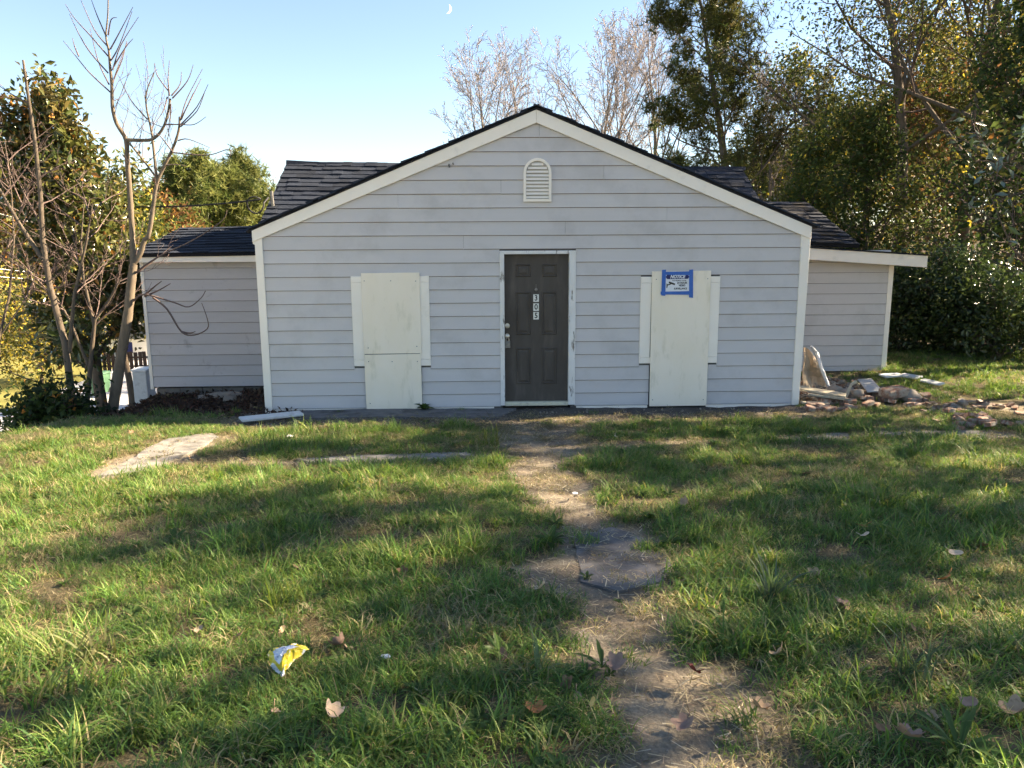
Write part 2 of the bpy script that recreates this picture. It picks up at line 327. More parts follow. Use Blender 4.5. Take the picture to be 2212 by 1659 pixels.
# driveway falling away beside the house
V = []; ys = np.arange(-2, 40, .5); F = []
for i, y in enumerate(ys):
    xc = -10.0-.02*y-max(0, y-20)*.22
    for k in range(7):
        x = xc-2.6+5.2*k/6; V.append((x, y, g1(x, y)+.03))
    if i:
        for k in range(6): b = (i-1)*7+k; F.append([b, b+1, b+8, b+7])
drv = bpy.data.objects.new('driveway', mesh_np('driveway', V, F, mats=[drive_m], smooth=True)); link(drv); tag(drv, 'pale concrete driveway dropping away beside the house', kind='structure')

# ------------------------------------------------------------------ the house
house = empty('house', (.6, D, 0)); tag(house, 'boarded up grey clapboard house with front gable and black shingle roof', 'house')
H0 = Vector((.6, D, 0))
def hbuild(mb, name, mats, parent=house, **k):
    o = mb.build(name, mats, parent, **k); o.matrix_parent_inverse = Matrix.Translation(-H0) if parent is house else parent.matrix_parent_inverse.copy()
    return o
def hsub(mb, name, mats, parent, **k):
    o = mb.build(name, mats, parent, **k); return o          # parts sit at the world origin, so their children do too
def hempty(name):
    o = empty(name, (0, 0, 0), house); o.matrix_parent_inverse = Matrix.Translation(-H0); return o
XL, XR, XA = -3.11, 4.34, .64; ZE, ZA = 2.47, 3.985; SL = (ZA-ZE)/(XR+.03-XA)
EXP = .1805
rng = random.Random(4)
def siding(parent, y, x0, x1, zb, nrows, mat, openings=(), topf=None, joints=True, first=.0, nrm=-1):
    for k in range(nrows):
        z0 = zb+k*EXP; z1 = z0+EXP+.022; cuts = [(x0, x1)]
        for (a, b, c, d) in openings:
            if z0 < d-.06 and z0+EXP > c+.06:
                nc = []
                for (p, q) in cuts:
                    if b <= p or a >= q: nc.append((p, q)); continue
                    if a > p: nc.append((p, a))
                    if b < q: nc.append((b, q))
                cuts = nc
        fin = []
        for (p, q) in cuts:
            if joints and q-p > 3.9: c = p+1.2+((k*1.37) % (q-p-2.4)); fin += [(p, c-.0016), (c+.0016, q)]
            else: fin.append((p, q))
        for (p, q) in fin:
            if q-p < .03: continue
            p1, q1 = p, q; p0, q0 = p, q; zt = z1
            if topf:
                zt = min(z1, ZA-.12)
                la0, lb0 = topf(z0); la1, lb1 = topf(zt)
                p0, q0 = max(p, la0), min(q, lb0); p1, q1 = max(p, la1), min(q, lb1)
                if q0-p0 < .02 or q1 <= p1: continue
            j = rng.uniform(-.0007, .0007); e = rng.uniform(-.0012, .0012)
            yb, yt = y-.0235+j, y-.0050+j; m = MB(); c = .0065
            m.v = [(p0, yb, z0+e+c), (q0, yb, z0-e+c), (q1, yt, zt), (p1, yt, zt), (p0, yb+.010, z0+e), (q0, yb+.010, z0-e), (p0, y-.001, z0+e), (q0, y-.001, z0-e), (q1, y-.001, zt), (p1, y-.001, zt)]
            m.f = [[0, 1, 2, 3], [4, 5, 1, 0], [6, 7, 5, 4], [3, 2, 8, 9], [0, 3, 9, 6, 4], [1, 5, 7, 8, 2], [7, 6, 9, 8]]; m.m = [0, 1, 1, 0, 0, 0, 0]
            hsub(m, 'siding_board', [mat, rawedge_shade_m], parent)
# gable wall
w = MB(); w.prism([(XL, .0), (.17, .0), (.17, 2.15), (1.12, 2.15), (1.12, .0), (XR, .0), (XR, ZE-.07), (XA, ZA-.09), (XL, ZE-.07)], D, D+.12)
gw = hbuild(w, 'wall', sheath_m)
dx0, dx1, dz0, dz1 = .208, 1.082, .093, 2.123
def gab(z):                                       # width of the gable at a height, under the rake boards
    if z <= ZE-.12: return (XL+.04, XR-.04)
    t = (ZA-.10-z)/SL; return (max(XL+.04, XA-t), min(XR-.04, XA+t))
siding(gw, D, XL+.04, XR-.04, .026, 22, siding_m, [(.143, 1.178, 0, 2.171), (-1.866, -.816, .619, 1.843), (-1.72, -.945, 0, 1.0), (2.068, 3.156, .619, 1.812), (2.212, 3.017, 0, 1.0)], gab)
# skirt strip, corner boards
for a, b in ((XL+.06, .05), (1.2, 2.2), (3.03, XR-.1)):
    m = MB(); m.box(a, b, D-.018, D-.001, -.045, .024); hbuild(m, 'skirt_board', white_m)
m = MB(); m.prism([(XL-.005, -.05), (XL+.095, -.05), (XL+.095, ZE-.11), (XL+.04, ZE-.07), (XL-.03, ZE-.0), (XL-.03, ZE-.19), (XL-.005, ZE-.20)], D-.036, D+.14); hbuild(m, 'corner_board', white_m, bevel=.003)
m = MB(); m.prism([(XR-.095, -.01), (XR+.005, -.01), (XR+.03, ZE-.2), (XR+.03, ZE-.03), (XR-.095, ZE-.03)], D-.036, D+.14); hbuild(m, 'corner_board', white_m, bevel=.003)
# rake boards
RH = .165
for s, xe in ((-1, XL-.03), (1, XR+.03)):
    m = MB(); x_in = XA+s*.0012; e = xe if s < 0 else xe
    m.prism([(e, ZE-RH-.0), (x_in, ZA-RH), (x_in, ZA), (e, ZE)] if s < 0 else [(x_in, ZA-RH), (e, ZE-RH), (e, ZE), (x_in, ZA)], D-.052, D-.0245)
    hbuild(m, 'rake_board', white_m, bevel=.003)
# front gable roof: deck and shingles showing along the rake
rf = hempty('roof'); m = MB()
for s, xe in ((-1, XL-.10), (1, XR+.10)):
    zz = ZA-SL*abs(xe-XA)
    m.hexa([(XA, D-.06, ZA+.002), (xe, D-.06, zz+.002), (xe, D+3.6, zz+.002), (XA, D+3.6, ZA+.002), (XA, D-.06, ZA+.03), (xe, D-.06, zz+.03), (xe, D+3.6, zz+.03), (XA, D+3.6, ZA+.03)])
hsub(m, 'deck', felt_m, rf)
def shingle_mesh(wd, ln, th=.011):
    m = MB(); m.hexa([(-wd/2, 0, 0), (wd/2, 0, 0), (wd/2, ln, 0), (-wd/2, ln, 0), (-wd/2, 0, th), (wd/2, 0, th), (wd/2, ln, th*.4), (-wd/2, ln, th*.4)]); return m
SH = {}
def shingle(parent, wd, ln, mw, mat, th=.011):
    k = (round(wd, 2), ln, mat.name, th)
    if k not in SH: SH[k] = shingle_mesh(k[0], ln, th).mesh('shingle', [mat])
    o = bpy.data.objects.new('shingle', SH[k]); link(o, parent); o.matrix_local = mw; return o
for s in (-1, 1):
    ax = Vector((s*1, 0, -SL)).normalized(); nrm = Vector((s*SL, 0, 1)).normalized(); yv = nrm.cross(ax)
    Lr = math.hypot(XR+.12-XA, SL*(XR+.12-XA)); k = 0; t = Lr-.0
    while t > .05:
        wd = .22; p = Vector((XA, D-.085+rng.uniform(-.008, .012), ZA+.030))+ax*(t-.12)
        p = p+nrm*(.001+.006*(k % 2)+rng.uniform(0, .01))
        up_ = -ax if False else ax
        Mx = Matrix.Identity(4); X_ = Vector((0, 1, 0)); Y_ = -ax; Z_ = nrm
        if X_.cross(Y_).dot(Z_) < 0: X_ = -X_
        for i, vv in enumerate((X_, Y_, Z_)): Mx[0][i], Mx[1][i], Mx[2][i] = vv
        Mx.translation = p+Vector((0, .17, 0))+ax*.12; shingle(rf, .34, .26, Mx, shingle_m, .024); t -= .17; k += 1
m = MB()
for s in (-1, 1):
    e = XA+s*.16; m.hexa([(XA, D-.09, ZA+.045), (e, D-.09, ZA+.045-SL*.16), (e, D+3, ZA+.045-SL*.16), (XA, D+3, ZA+.045), (XA, D-.09, ZA+.062), (e, D-.09, ZA+.060-SL*.16), (e, D+3, ZA+.060-SL*.16), (XA, D+3, ZA+.062)])
hsub(m, 'ridge_cap', shingle_m, rf)
# shingled roof slope from eave line (a,b) to ridge line (c,d)
def slope_roof(a, b, c, d, mat, rows, wmin, wmax, xr=None, back=True, name='roof', thick=.05, seed=1, solo=lambda x: True):
    a, b, c, d = map(Vector, (a, b, c, d)); r = random.Random(seed)
    root = hempty(name); nrm = (b-a).cross(d-a).normalized(); dn = nrm*-thick
    m = MB(); m.hexa([a+dn, b+dn, c+dn, d+dn, a, b, c, d])
    if back:
        bc = Vector((c.x, 2*c.y-b.y, b.z)); bd = Vector((d.x, 2*d.y-a.y, a.z)); m.hexa([d+dn, c+dn, bc+dn, bd+dn, d-Vector((0, 0, .001)), c-Vector((0, 0, .001)), bc, bd])
    hsub(m, 'deck', felt_m, root); rest = MB()
    for k in range(rows):
        t = k/rows; l = a.lerp(d, t); rr = b.lerp(c, t); L = (rr-l).length; X_ = (rr-l).normalized(); Y_ = ((d-a)-(X_*(d-a).dot(X_))).normalized(); Z_ = X_.cross(Y_)
        ln = (d-a).length/rows*1.25; u = -r.uniform(0, wmax*.6)
        while u < L:
            wd = round(r.uniform(wmin, wmax), 2); uu = max(u, 0); ue = min(u+wd, L)
            xm = l.x+(uu+ue)/2
            if ue-uu > .05 and (xr is None or any(p < xm < q for p, q in xr)):
                th = r.choice((.010, .010, .019, .022)); tl = math.atan2(.012, ln)
                p = l+X_*((uu+ue)/2)+Y_*(-.02+r.uniform(-.006, .006))+Z_*.013
                Ya = (Y_*math.cos(tl)-Z_*math.sin(tl)); Za = X_.cross(Ya); Mx = Matrix.Identity(4)
                for i, vv in enumerate((X_, Ya, Za)): Mx[0][i], Mx[1][i], Mx[2][i] = vv
                Mx.translation = p
                if solo(xm): shingle(root, ue-uu-.004, round(ln, 3), Mx, mat, th)
                else: rest.hexa([Mx @ Vector(v) for v in shingle_mesh(ue-uu-.004, ln, th).v], r.randrange(3))
            u += wd
    if rest.v: tag(hsub(rest, 'shingles', [mat, shingle_m2, shingle_m3], root), kind='stuff')
    return root
# cross gable behind, a ridge that sags to one side
mr = slope_roof((-3.56, 12.2, 2.52), (4.53, 12.2, 2.45), (4.50, 14.0, 3.575), (-3.49, 14.0, 3.70), shingle_m, 15, .15, .30, [(-3.6, -.2), (3.6, 4.6)], seed=3, solo=lambda x: x < 0)
m = MB(); pr = None
for i in range(11):
    t = i/10; x = -3.5+8.0*t; z = 3.70-.12*min(1, t*3.2)+.005*rng.uniform(-1, 1)
    if pr: m.hexa([(pr[0], 13.90, pr[1]-.045), (x+.05, 13.90, z-.045), (x+.05, 14.12, z-.06), (pr[0], 14.12, pr[1]-.06), (pr[0], 13.93, pr[1]+.022), (x+.05, 13.93, z+.016), (x+.05, 14.07, z+.016), (pr[0], 14.07, pr[1]+.022)])
    pr = (x, z)
hsub(m, 'ridge_cap', shingle_m, mr)
# rear body walls
m = MB()
for x0, x1 in ((-3.4, -3.3), (4.3, 4.4)): m.prism([(x0, -.6), (x1, -.6), (x1, 2.4), (x0, 2.4)], 12.35, 19.5)
for x0, x1 in ((XL+.002, XL+.08), (XR-.08, XR-.002)): m.prism([(x0, -.3), (x1, -.3), (x1, 2.4), (x0, 2.4)], D+.141, 12.35)
for x0, x1 in ((-3.4, XL), (XR, 4.4)): m.box(x0, x1, 12.25, 12.349, -.6, 2.4)
m.box(-3.3, 4.3, 19.4, 19.5, -.6, 2.4); hbuild(m, 'wall', siding_old)
m = MB(); m.hexa([(x, y, z) for z in (0, 1) for x, y in ((0, 0), (1, 0), (1, 1), (0, 1))]) if False else None
for x in (-3.42, 4.40):
    m = MB(); m.poly([(x, 12.3, 2.38), (x, 15.7, 2.38), (x, 14.0, 3.45)]); m.poly([(x+.02, 12.3, 2.38), (x+.02, 14.0, 3.45), (x+.02, 15.7, 2.38)]); hbuild(m, 'gable_panel', siding_old)
# lean-to beside the driveway
YW = 13.0; m = MB(); m.box(-5.70, -3.42, YW, YW+.12, -.09, 2.06); m.box(-5.70, -5.60, YW+.12, 16.2, -.09, 2.06); lw = hbuild(m, 'wall', sheath_m)
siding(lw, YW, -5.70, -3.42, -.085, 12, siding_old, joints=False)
m = MB(); m.box(-5.745, -5.695, YW-.03, YW+.10, -.12, 2.05); hbuild(m, 'corner_board', white_m)
m = MB(); m.box(-5.78, -3.40, YW-.21, YW-.18, 2.005, 2.125); hbuild(m, 'fascia', white_m, bevel=.003)
m = MB(); m.box(-5.76, -3.40, YW-.18, YW, 2.02, 2.04); hbuild(m, 'soffit', white_m)
slope_roof((-5.80, YW-.25, 2.135), (-3.40, YW-.25, 2.16), (-3.40, 14.55, 2.63), (-5.62, 14.55, 2.585), shingle_m, 10, .24, .42, [(-6, -3.4)], seed=8)
m = MB()
r2 = random.Random(6)
for k in range(3):                                # block foundation under the lean-to
    x = -5.68
    while x < -3.3:
        wd = r2.uniform(.34, .42)
        b = MB(); b.box(x, min(x+wd-.012, -3.25), YW+.03+r2.uniform(0, .012), YW+.2, -.10-.19*(k+1), -.10-.19*k-.012); hbuild(b, 'foundation_block', block_m, bevel=.008); x += wd
m = MB(); m.box(-5.66, -3.45, YW+.22, YW+.3, -.9, -.09); m.box(-5.68, -5.4, YW+.22, 16, -2.2, -.09); hbuild(m, 'foundation_wall', block_m)
# wing on the other side with its flat overhanging roof
YR = 13.2; m = MB(); m.box(4.41, 6.93, YR, YR+.12, -.06, 2.03); m.box(6.83, 6.93, YR+.12, 17.5, -.06, 1.98); rw = hbuild(m, 'wall', sheath_m)
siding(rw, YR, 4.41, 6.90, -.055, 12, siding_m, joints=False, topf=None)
m = MB(); m.box(6.88, 6.965, YR-.028, YR+.14, -.08, 2.0); hbuild(m, 'corner_board', white_m, bevel=.003)
fx0, fx1, fz0, fz1 = 4.41, 7.36, 2.24, 2.035
m = MB(); m.prism([(fx0, fz0-.19), (fx1, fz1-.19), (fx1, fz1), (fx0, fz0)], YR-.34, YR-.31); hbuild(m, 'fascia', white_m, bevel=.003)
m = MB(); m.prism([(fx1-.03, fz1-.19), (fx1, fz1-.19), (fx1, fz1), (fx1-.03, fz1)], YR-.308, 17.6); hbuild(m, 'fascia', white_m)
m = MB(); m.prism([(fx0, fz0-.10), (fx1-.03, fz1-.10), (fx1-.03, fz1-.085), (fx0, fz0-.085)], YR-.30, 17.5); hbuild(m, 'soffit', white_m)
m = MB(); m.prism([(fx0, fz0+.002), (fx1+.05, fz1+.002), (fx1+.05, fz1+.022), (fx0, fz0+.022)], YR-.37, 17.7); hbuild(m, 'roof', shingle_moss)
slope_roof((4.42, YR-.2, 2.32), (6.26, YR-.2, 2.22), (6.10, 15.0, 3.04), (4.42, 15.0, 3.04), shingle_moss, 12, .16, .34, [(4.5, 6.4)], seed=12, solo=lambda x: False)
m = MB(); m.poly([(6.2, YR-.1, 2.18), (6.2, 16.8, 2.18), (6.08, 15.0, 2.98)]); hbuild(m, 'gable_panel', siding_m)
# gable vent
vp = at(1160, 400, D); vx, vw = .654, .185; vz0, vz1 = 2.815, 3.375; vy = D-.05
ve = hempty('vent')
def arch(w, z0, zt, n=14):
    pts = [(vx-w, z0), (vx+w, z0)]
    for i in range(n+1): a = math.pi*i/n; pts.append((vx+w*math.cos(a), zt-w+w*math.sin(a)))
    return pts
m = MB(); o_ = arch(vw, vz0, vz1); i_ = arch(vw-.034, vz0+.034, vz1-.034); n_ = len(o_); b = 0
m.v = [(p[0], vy, p[1]) for p in o_]+[(p[0], vy, p[1]) for p in i_]+[(p[0], vy+.045, p[1]) for p in o_]+[(p[0], vy+.04, p[1]) for p in i_]
for i in range(n_):
    j = (i+1) % n_; m.f += [[i, j, n_+j, n_+i], [2*n_+i, 2*n_+j, j, i], [n_+i, n_+j, 3*n_+j, 3*n_+i]]; m.m += [0]*3
hsub(m, 'vent_frame', white_m, ve)
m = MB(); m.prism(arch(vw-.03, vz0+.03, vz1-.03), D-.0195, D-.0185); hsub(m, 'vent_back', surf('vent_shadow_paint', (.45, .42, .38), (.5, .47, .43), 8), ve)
for k in range(10):
    z = vz0+.055+k*.047; hw = vw-.036; zt = vz1-.036-hw
    if z+.02 > zt: hw = math.sqrt(max(.0004, hw*hw-(z+.025-zt)**2))
    m = MB(); m.hexa([(vx-hw, vy+.004, z-.012), (vx+hw, vy+.004, z-.012), (vx+hw, vy+.010, z-.012), (vx-hw, vy+.010, z-.012), (vx-hw, vy+.026, z+.018), (vx+hw, vy+.026, z+.018), (vx+hw, vy+.030, z+.014), (vx-hw, vy+.030, z+.014)]); hsub(m, 'slat', white_m, ve)
for (px, py, s) in ((970, 358, .022), (978.5, 354, .016)):     # mud dauber nests under the rake
    p = at(px, py, D-.02); m = MB(); m.tube([p+Vector((0, .005, s)), p+Vector((0, -.012, s*.3)), p+Vector((.004, -.012, -s*.4)), p+Vector((.002, .004, -s))], [s*.4, s*.7, s*.6, s*.2], 7)
    o = m.build('mud_nest', block_m, house, smooth=True); o.matrix_parent_inverse = Matrix.Translation(-H0)
# door
dr = hempty('door'); m = MB()
DY = D+.045
m.box(dx0, dx1, DY, DY+.045, dz0, dz1); hsub(m, 'leaf', door_m, dr)
W_, H_ = dx1-dx0, dz1-dz0
for (u0, u1) in ((.177, .413), (.587, .823)):
    for (v0, v1) in ((.066, .150), (.250, .540), (.630, .880)):
        x0, x1 = dx0+u0*W_, dx0+u1*W_; z1, z0 = dz1-v0*H_, dz1-v1*H_; m = MB(); ys = (DY-.001, DY-.016, DY-.002, DY-.016); ins = (0, .012, .026, .060)
        for i in range(4):
            q = ins[i]; m.v += [(x0+q, ys[i], z0+q), (x1-q, ys[i], z0+q), (x1-q, ys[i], z1-q), (x0+q, ys[i], z1-q)]
        for i in range(3):
            for k in range(4): a = 4*i+k; b = 4*i+(k+1) % 4; m.f.append([a, b, b+4, a+4]); m.m.append(0)
        m.f.append([12, 13, 14, 15]); m.m.append(0); hsub(m, 'panel', door_m, dr)
for px, py, nm in ((1096, 704, 'deadbolt'), (1096, 726, 'knob')):
    p = at(px, py, DY-.02); m = MB(); rr = .034
    m.tube([(p.x, DY-.0005, p.z), (p.x, DY-.012, p.z), (p.x, DY-.013, p.z), (p.x, DY-.03, p.z), (p.x, DY-.045, p.z), (p.x, DY-.060, p.z), (p.x, DY-.066, p.z)], [rr, rr, .014, .014, .028 if nm == 'knob' else .020, .026 if nm == 'knob' else .019, .008], 16); hsub(m, nm, metal_m, dr, smooth=False)
p = at(1096, 743, DY-.03); m = MB(); m.box(p.x-.032, p.x+.040, DY-.062, DY-.020, p.z-.052, p.z+.042); m.box(p.x-.018, p.x+.026, DY-.066, DY-.0621, p.z-.03, p.z+.005); hsub(m, 'lock_box', lockbox_m, dr, bevel=.006)
m = MB(); m.tube([(p.x-.02, DY-.04, p.z+.035), (p.x-.02, DY-.04, p.z+.075), (p.x+.0, DY-.04, p.z+.09), (p.x+.022, DY-.04, p.z+.075), (p.x+.022, DY-.04, p.z+.035)], .005, 8); hsub(m, 'shackle', metal_m, dr)
p = at(1158, 626, DY-.01); m = MB(); m.tube([(p.x, DY-.0005, p.z), (p.x, DY-.012, p.z), (p.x, DY-.016, p.z)], [.022, .020, .010], 14); m.tube([(p.x, DY-.006, p.z+.02), (p.x, DY-.008, p.z+.075)], .004, 6); hsub(m, 'peephole', lockbox_m, dr)
def text_mesh(body, size, shear=0.0, bold=0.0):
    cu = bpy.data.curves.new('lettering', 'FONT'); cu.body = body; cu.size = size; cu.align_x = 'CENTER'; cu.align_y = 'CENTER'; cu.shear = shear; cu.offset = bold; cu.resolution_u = 3
    o = bpy.data.objects.new('lettering', cu); COL.objects.link(o); bpy.context.view_layer.update()
    me = bpy.data.meshes.new_from_object(o.evaluated_get(bpy.context.evaluated_depsgraph_get())); bpy.data.objects.remove(o)
    V = [tuple(v.co) for v in me.vertices]; F = [list(p.vertices) for p in me.polygons]; bpy.data.meshes.remove(me); return V, F
def add_text(mb, body, size, cx, cz, y, mi, shear=0, bold=0, sx=1.0):
    V, F = text_mesh(body, size, shear, bold); b = len(mb.v); mb.v += [(cx+v[0]*sx, y, cz+v[1]) for v in V]; mb.f += [[b+i for i in f] for f in F]; mb.m += [mi]*len(F)
for ch, py in (('3', 644), ('0', 663.5), ('5', 682)):
    p = at(1158, py, DY-.004); m = MB(); m.box(p.x-.038, p.x+.038, DY-.006, DY-.0005, p.z-.051, p.z+.051); add_text(m, ch, .105, p.x, p.z, DY-.0075, 1, 0, .0025, .9); hsub(m, 'number_tile', [tile_m, black_m], dr)
m = MB()
fo = [(.143, .03), (.143, 2.171), (1.178, 2.171), (1.178, .045)]
m.prism([(.143, .045), (dx0-.004, .045), (dx0-.004, dz1+.004), (.143, 2.171)], D-.034, D+.10); f1 = hbuild(m, 'door_jamb', oldwhite_m, bevel=.004)
m = MB(); m.prism([(dx1+.004, .045), (1.178, .045), (1.178, 2.171), (dx1+.004, dz1+.004)], D-.034, D+.10); hbuild(m, 'door_jamb', oldwhite_m, bevel=.004)
m = MB(); m.prism([(.1445, 2.171), (dx0-.0025, dz1+.004), (dx1+.0025, dz1+.004), (1.1765, 2.171)], D-.036, D+.10); hbuild(m, 'door_head', oldwhite_m, bevel=.004)
m = MB(); m.box(dx0-.003, dx1+.003, D-.03, D+.10, .035, dz0-.004); hbuild(m, 'threshold', cream_m, bevel=.006)
# boarded windows
def window(x0, x1, z0, z1, boards):
    e = hempty('boarded_window'); t = .145
    for a, b in ((x0, x0+t), (x1-t, x1)): m = MB(); m.box(a, b, D-.034, D, z0+.085, z1-.085); hsub(m, 'side_casing', white_m, e, bevel=.003)
    for c, d in ((z0, z0+.083), (z1-.083, z1)): m = MB(); m.box(x0, x1, D-.0345, D, c, d); hsub(m, 'cross_casing', white_m, e, bevel=.003)
    for (p, q, r_, s_, yy, sk) in boards:
        m = MB(); m.hexa([(p+sk, yy-.013, r_), (q+sk*.6, yy-.013, r_+.004), (q+sk*.6, yy, r_+.004), (p+sk, yy, r_), (p, yy-.013, s_), (q, yy-.013, s_+.006), (q, yy, s_+.006), (p, yy, s_)]); pn = hsub(m, 'plywood_panel', ply_m, e, bevel=.002)
        for sx in (p+.05, (p+q)/2, q-.05):
            for sz in (s_-.10, r_+.09):
                if sx == (p+q)/2 and sz < s_-.2: continue
                m = MB(); c = (sx+rng.uniform(-.012, .012), sz+rng.uniform(-.01, .01)); m.tube([(c[0], yy-.012, c[1]), (c[0], yy-.0155, c[1])], [.008, .006], 7); hsub(m, 'screw', lockbox_m, e)
window(-1.866, -.816, .619, 1.843, [(-1.722, -.938, .790, 1.885, D-.038, 0.0), (-1.722, -.948, .0, .780, D-.038, .004)])
window(2.068, 3.156, .619, 1.812, [(2.212, 3.020, .013, 1.885, D-.038, 0.012)])
# notice sign held with blue tape
sx0, sx1, sz0, sz1 = 2.395, 2.725, 1.605, 1.850; yy = D-.055
sg = empty('notice_sign', (2.56, D-.055, 1.60)); S0 = Matrix.Translation(-Vector((2.56, D-.055, 1.60)))
tag(sg, 'white and navy surveillance notice sign taped on the plywood with blue tape', 'sign')
def sb(mb, name, mats, **k): o = mb.build(name, mats, sg, **k); o.matrix_parent_inverse = S0; return o
m = MB(); m.box(sx0, sx1, yy-.003, yy+.0025, sz0, sz1); sb(m, 'plate', signw_m)
m = MB(); cz = sz1-.040; pts = []
for i in range(24):
    a = 2*math.pi*i/24; pts.append((2.56+(.128 if math.cos(a) > 0 else -.128)+.030*math.cos(a), cz+.030*math.sin(a)))
m.prism(pts, yy-.0045, yy-.0032); sb(m, 'header_band', navy_m)
m = MB(); add_text(m, 'NOTICE', .062, 2.56, cz, yy-.0052, 0, .25, .0028, .88); sb(m, 'lettering', signw_m)
m = MB(); add_text(m, 'THIS PREMISES UNDER', .023, 2.585, sz1-.092, yy-.0042, 0, 0, .0005, .85); add_text(m, '24 HOUR', .036, 2.625, sz1-.123, yy-.0042, 0, 0, .0018, .9); add_text(m, 'VIDEO', .034, 2.625, sz1-.157, yy-.0042, 0, 0, .0018, .9); add_text(m, 'SURVEILLANCE', .032, 2.605, sz1-.200, yy-.0042, 0, 0, .0015, .82); sb(m, 'lettering', black_m)
m = MB(); cx, cz = 2.475, sz1-.145                       # camera pictogram
m.prism([(cx-.035, cz+.020), (cx+.05, cz-.008), (cx+.056, cz+.014), (cx-.028, cz+.044)], yy-.0045, yy-.0032); m.prism([(cx-.05, cz-.012), (cx-.002, cz+.002), (cx+.006, cz+.012), (cx-.012, cz+.012), (cx-.05, cz+.004)], yy-.0047, yy-.0034); m.prism([(cx-.062, cz-.045), (cx-.052, cz-.045), (cx-.042, cz+.0), (cx-.062, cz+.02)], yy-.0049, yy-.0036); sb(m, 'camera_symbol', black_m)
for (a, b, c, d, k) in ((2.345, 2.400, 1.560, 1.905, 0), (2.715, 2.770, 1.530, 1.905, .012), (2.385, 2.735, 1.838, 1.880, 0), (2.335, 2.735, 1.572, 1.612, 0)):
    m = MB(); q = yy-.0058-(.0012 if d-c > .2 else 0); m.hexa([(a+k, q, c), (b+k, q, c-.006), (b+k, q+.001, c-.006), (a+k, q+.001, c), (a, q, d), (b, q, d+.004), (b, q+.001, d+.004), (a, q+.001, d)]); sb(m, 'tape', bluetape_m)
# service cable and its drip loop at the roof corner
def wire(name, pts, r, mat, label, sag=0.0, n=24, group=None):
    P = []
    for a, b in zip(pts[:-1], pts[1:]):
        for i in range(n): t = i/n; q = Vector(a).lerp(Vector(b), t); q.z -= sag*4*t*(1-t); P.append(q)
    P.append(Vector(pts[-1])); m = MB(); m.tube(P, r, 6); o = m.build(name, mat, None, smooth=True); tag(o, label, 'wire', group); return o
wire('service_cable', [at(-60, 398, 16), at(562, 431, 12.6)], .014, cable_m, 'black service cable running from the frame edge to the roof corner', .25)
cp = at(556, 440, 12.55); L_ = [cp+Vector((.06, 0, .07))]
for i in range(16): a = R(90+i*19); L_.append(cp+Vector((.13*math.cos(a)-.03, .03*math.sin(a*2), .13*math.sin(a)-.02)))
m = MB(); m.tube(L_+[cp+Vector((.15, .1, .10))], .013, 6); o = m.build('cable_loop', cable_m, house, smooth=True); o.matrix_parent_inverse = Matrix.Translation(-H0)
m = MB(); m.tube([(-3.45, 12.75, 2.75), (-3.46, 12.72, 3.12)], .028, 8); o = m.build('cable_mast', lockbox_m, house); o.matrix_parent_inverse = Matrix.Translation(-H0)
wire('overhead_wire', [at(-60, 445, 20), at(440, 565, 30)], .012, wire_m, 'pale wire slanting down across the glossy evergreen tree', .1)
wire('overhead_wire', [at(-60, 575, 18), at(330, 603, 22)], .012, wire_m, 'upper of two pale wires crossing the left tree trunks', .05)
wire('overhead_wire', [at(-60, 592, 18), at(330, 616, 22)], .012, wire_m, 'lower of two pale wires crossing the left tree trunks', .05)

# ------------------------------------------------------------------ rubble, boards and litter beside the wing
def place(mb, name, mat, loc, rot, label, cat, group=None, bevel=.004, smooth=False):
    o = mb.build(name, mat, None, bevel=bevel, smooth=smooth); o.location = loc; o.rotation_euler = [R(a) for a in rot]; tag(o, label, cat, group); return o
def slab(l, w_, t): m = MB(); m.box(-l/2, l/2, -w_/2, w_/2, 0, t); return m
def rockmesh(sx, sy, sz, seed):
    r = np.random.default_rng(seed); m = MB(); nr, ns = 6, 9; ph = r.uniform(0, 6.3, 4)
    for i in range(nr+1):
        th = math.pi*i/nr
        for k in range(ns):
            a = 2*math.pi*k/ns; q = 1+.18*math.sin(2*a+ph[0])+.12*math.sin(3*a+ph[1]+th*2)+.08*r.normal()
            sg_ = lambda v: math.copysign(abs(v)**.7, v)
            m.v.append((sx*q*math.sin(th)*sg_(math.cos(a)), sy*q*math.sin(th)*sg_(math.sin(a)), sz*sg_(math.cos(th))*(1+.06*r.normal())))
    for i in range(nr):
        for k in range(ns): k2 = (k+1) % ns; m.f.append([i*ns+k, (i+1)*ns+k, (i+1)*ns+k2, i*ns+k2]); m.m.append(0)
    return m
brk = slab(.17, .085, .052).mesh('brick', [brick_m]); rr_ = random.Random(11)
bmods = []
def brick(px, py, dz, rz, tilt, label, grp, full=1.0):
    p = gnd(px, py); o = bpy.data.objects.new('brick', brk); link(o); o.location = (p.x, p.y, g1(p.x, p.y)+dz); o.scale = (full, rr_.uniform(.9, 1.1), rr_.uniform(.85, 1.1))
    o.rotation_euler = (R(tilt), R(rr_.uniform(-14, 14)), R(rz)); b = o.modifiers.new('bevel', 'BEVEL'); b.width = .006; b.segments = 1
    tag(o, label, 'brick', grp); return o
for i in range(44):                               # pile against the wing
    u = rr_.random(); px = 1745+290*u; py = 885-12*u-rr_.uniform(-8, 34)*(1-.6*u); brick(px, py, rr_.uniform(-.03, .05)*(1-.5*u), rr_.uniform(0, 180), rr_.uniform(-25, 25), 'loose old brick in the rubble heap at the wing corner', 'bricks heaped at the wing corner', rr_.choice((1, 1, .7, .5)))
for i in range(20):
    px = 2050+rr_.gauss(60, 45); py = 913+rr_.uniform(-16, 16); brick(px, py, rr_.uniform(-.015, .05), rr_.uniform(0, 180), rr_.uniform(-30, 30), 'loose old brick in the low heap out on the grass', 'bricks lying out on the grass', rr_.choice((1, .8, .6)))
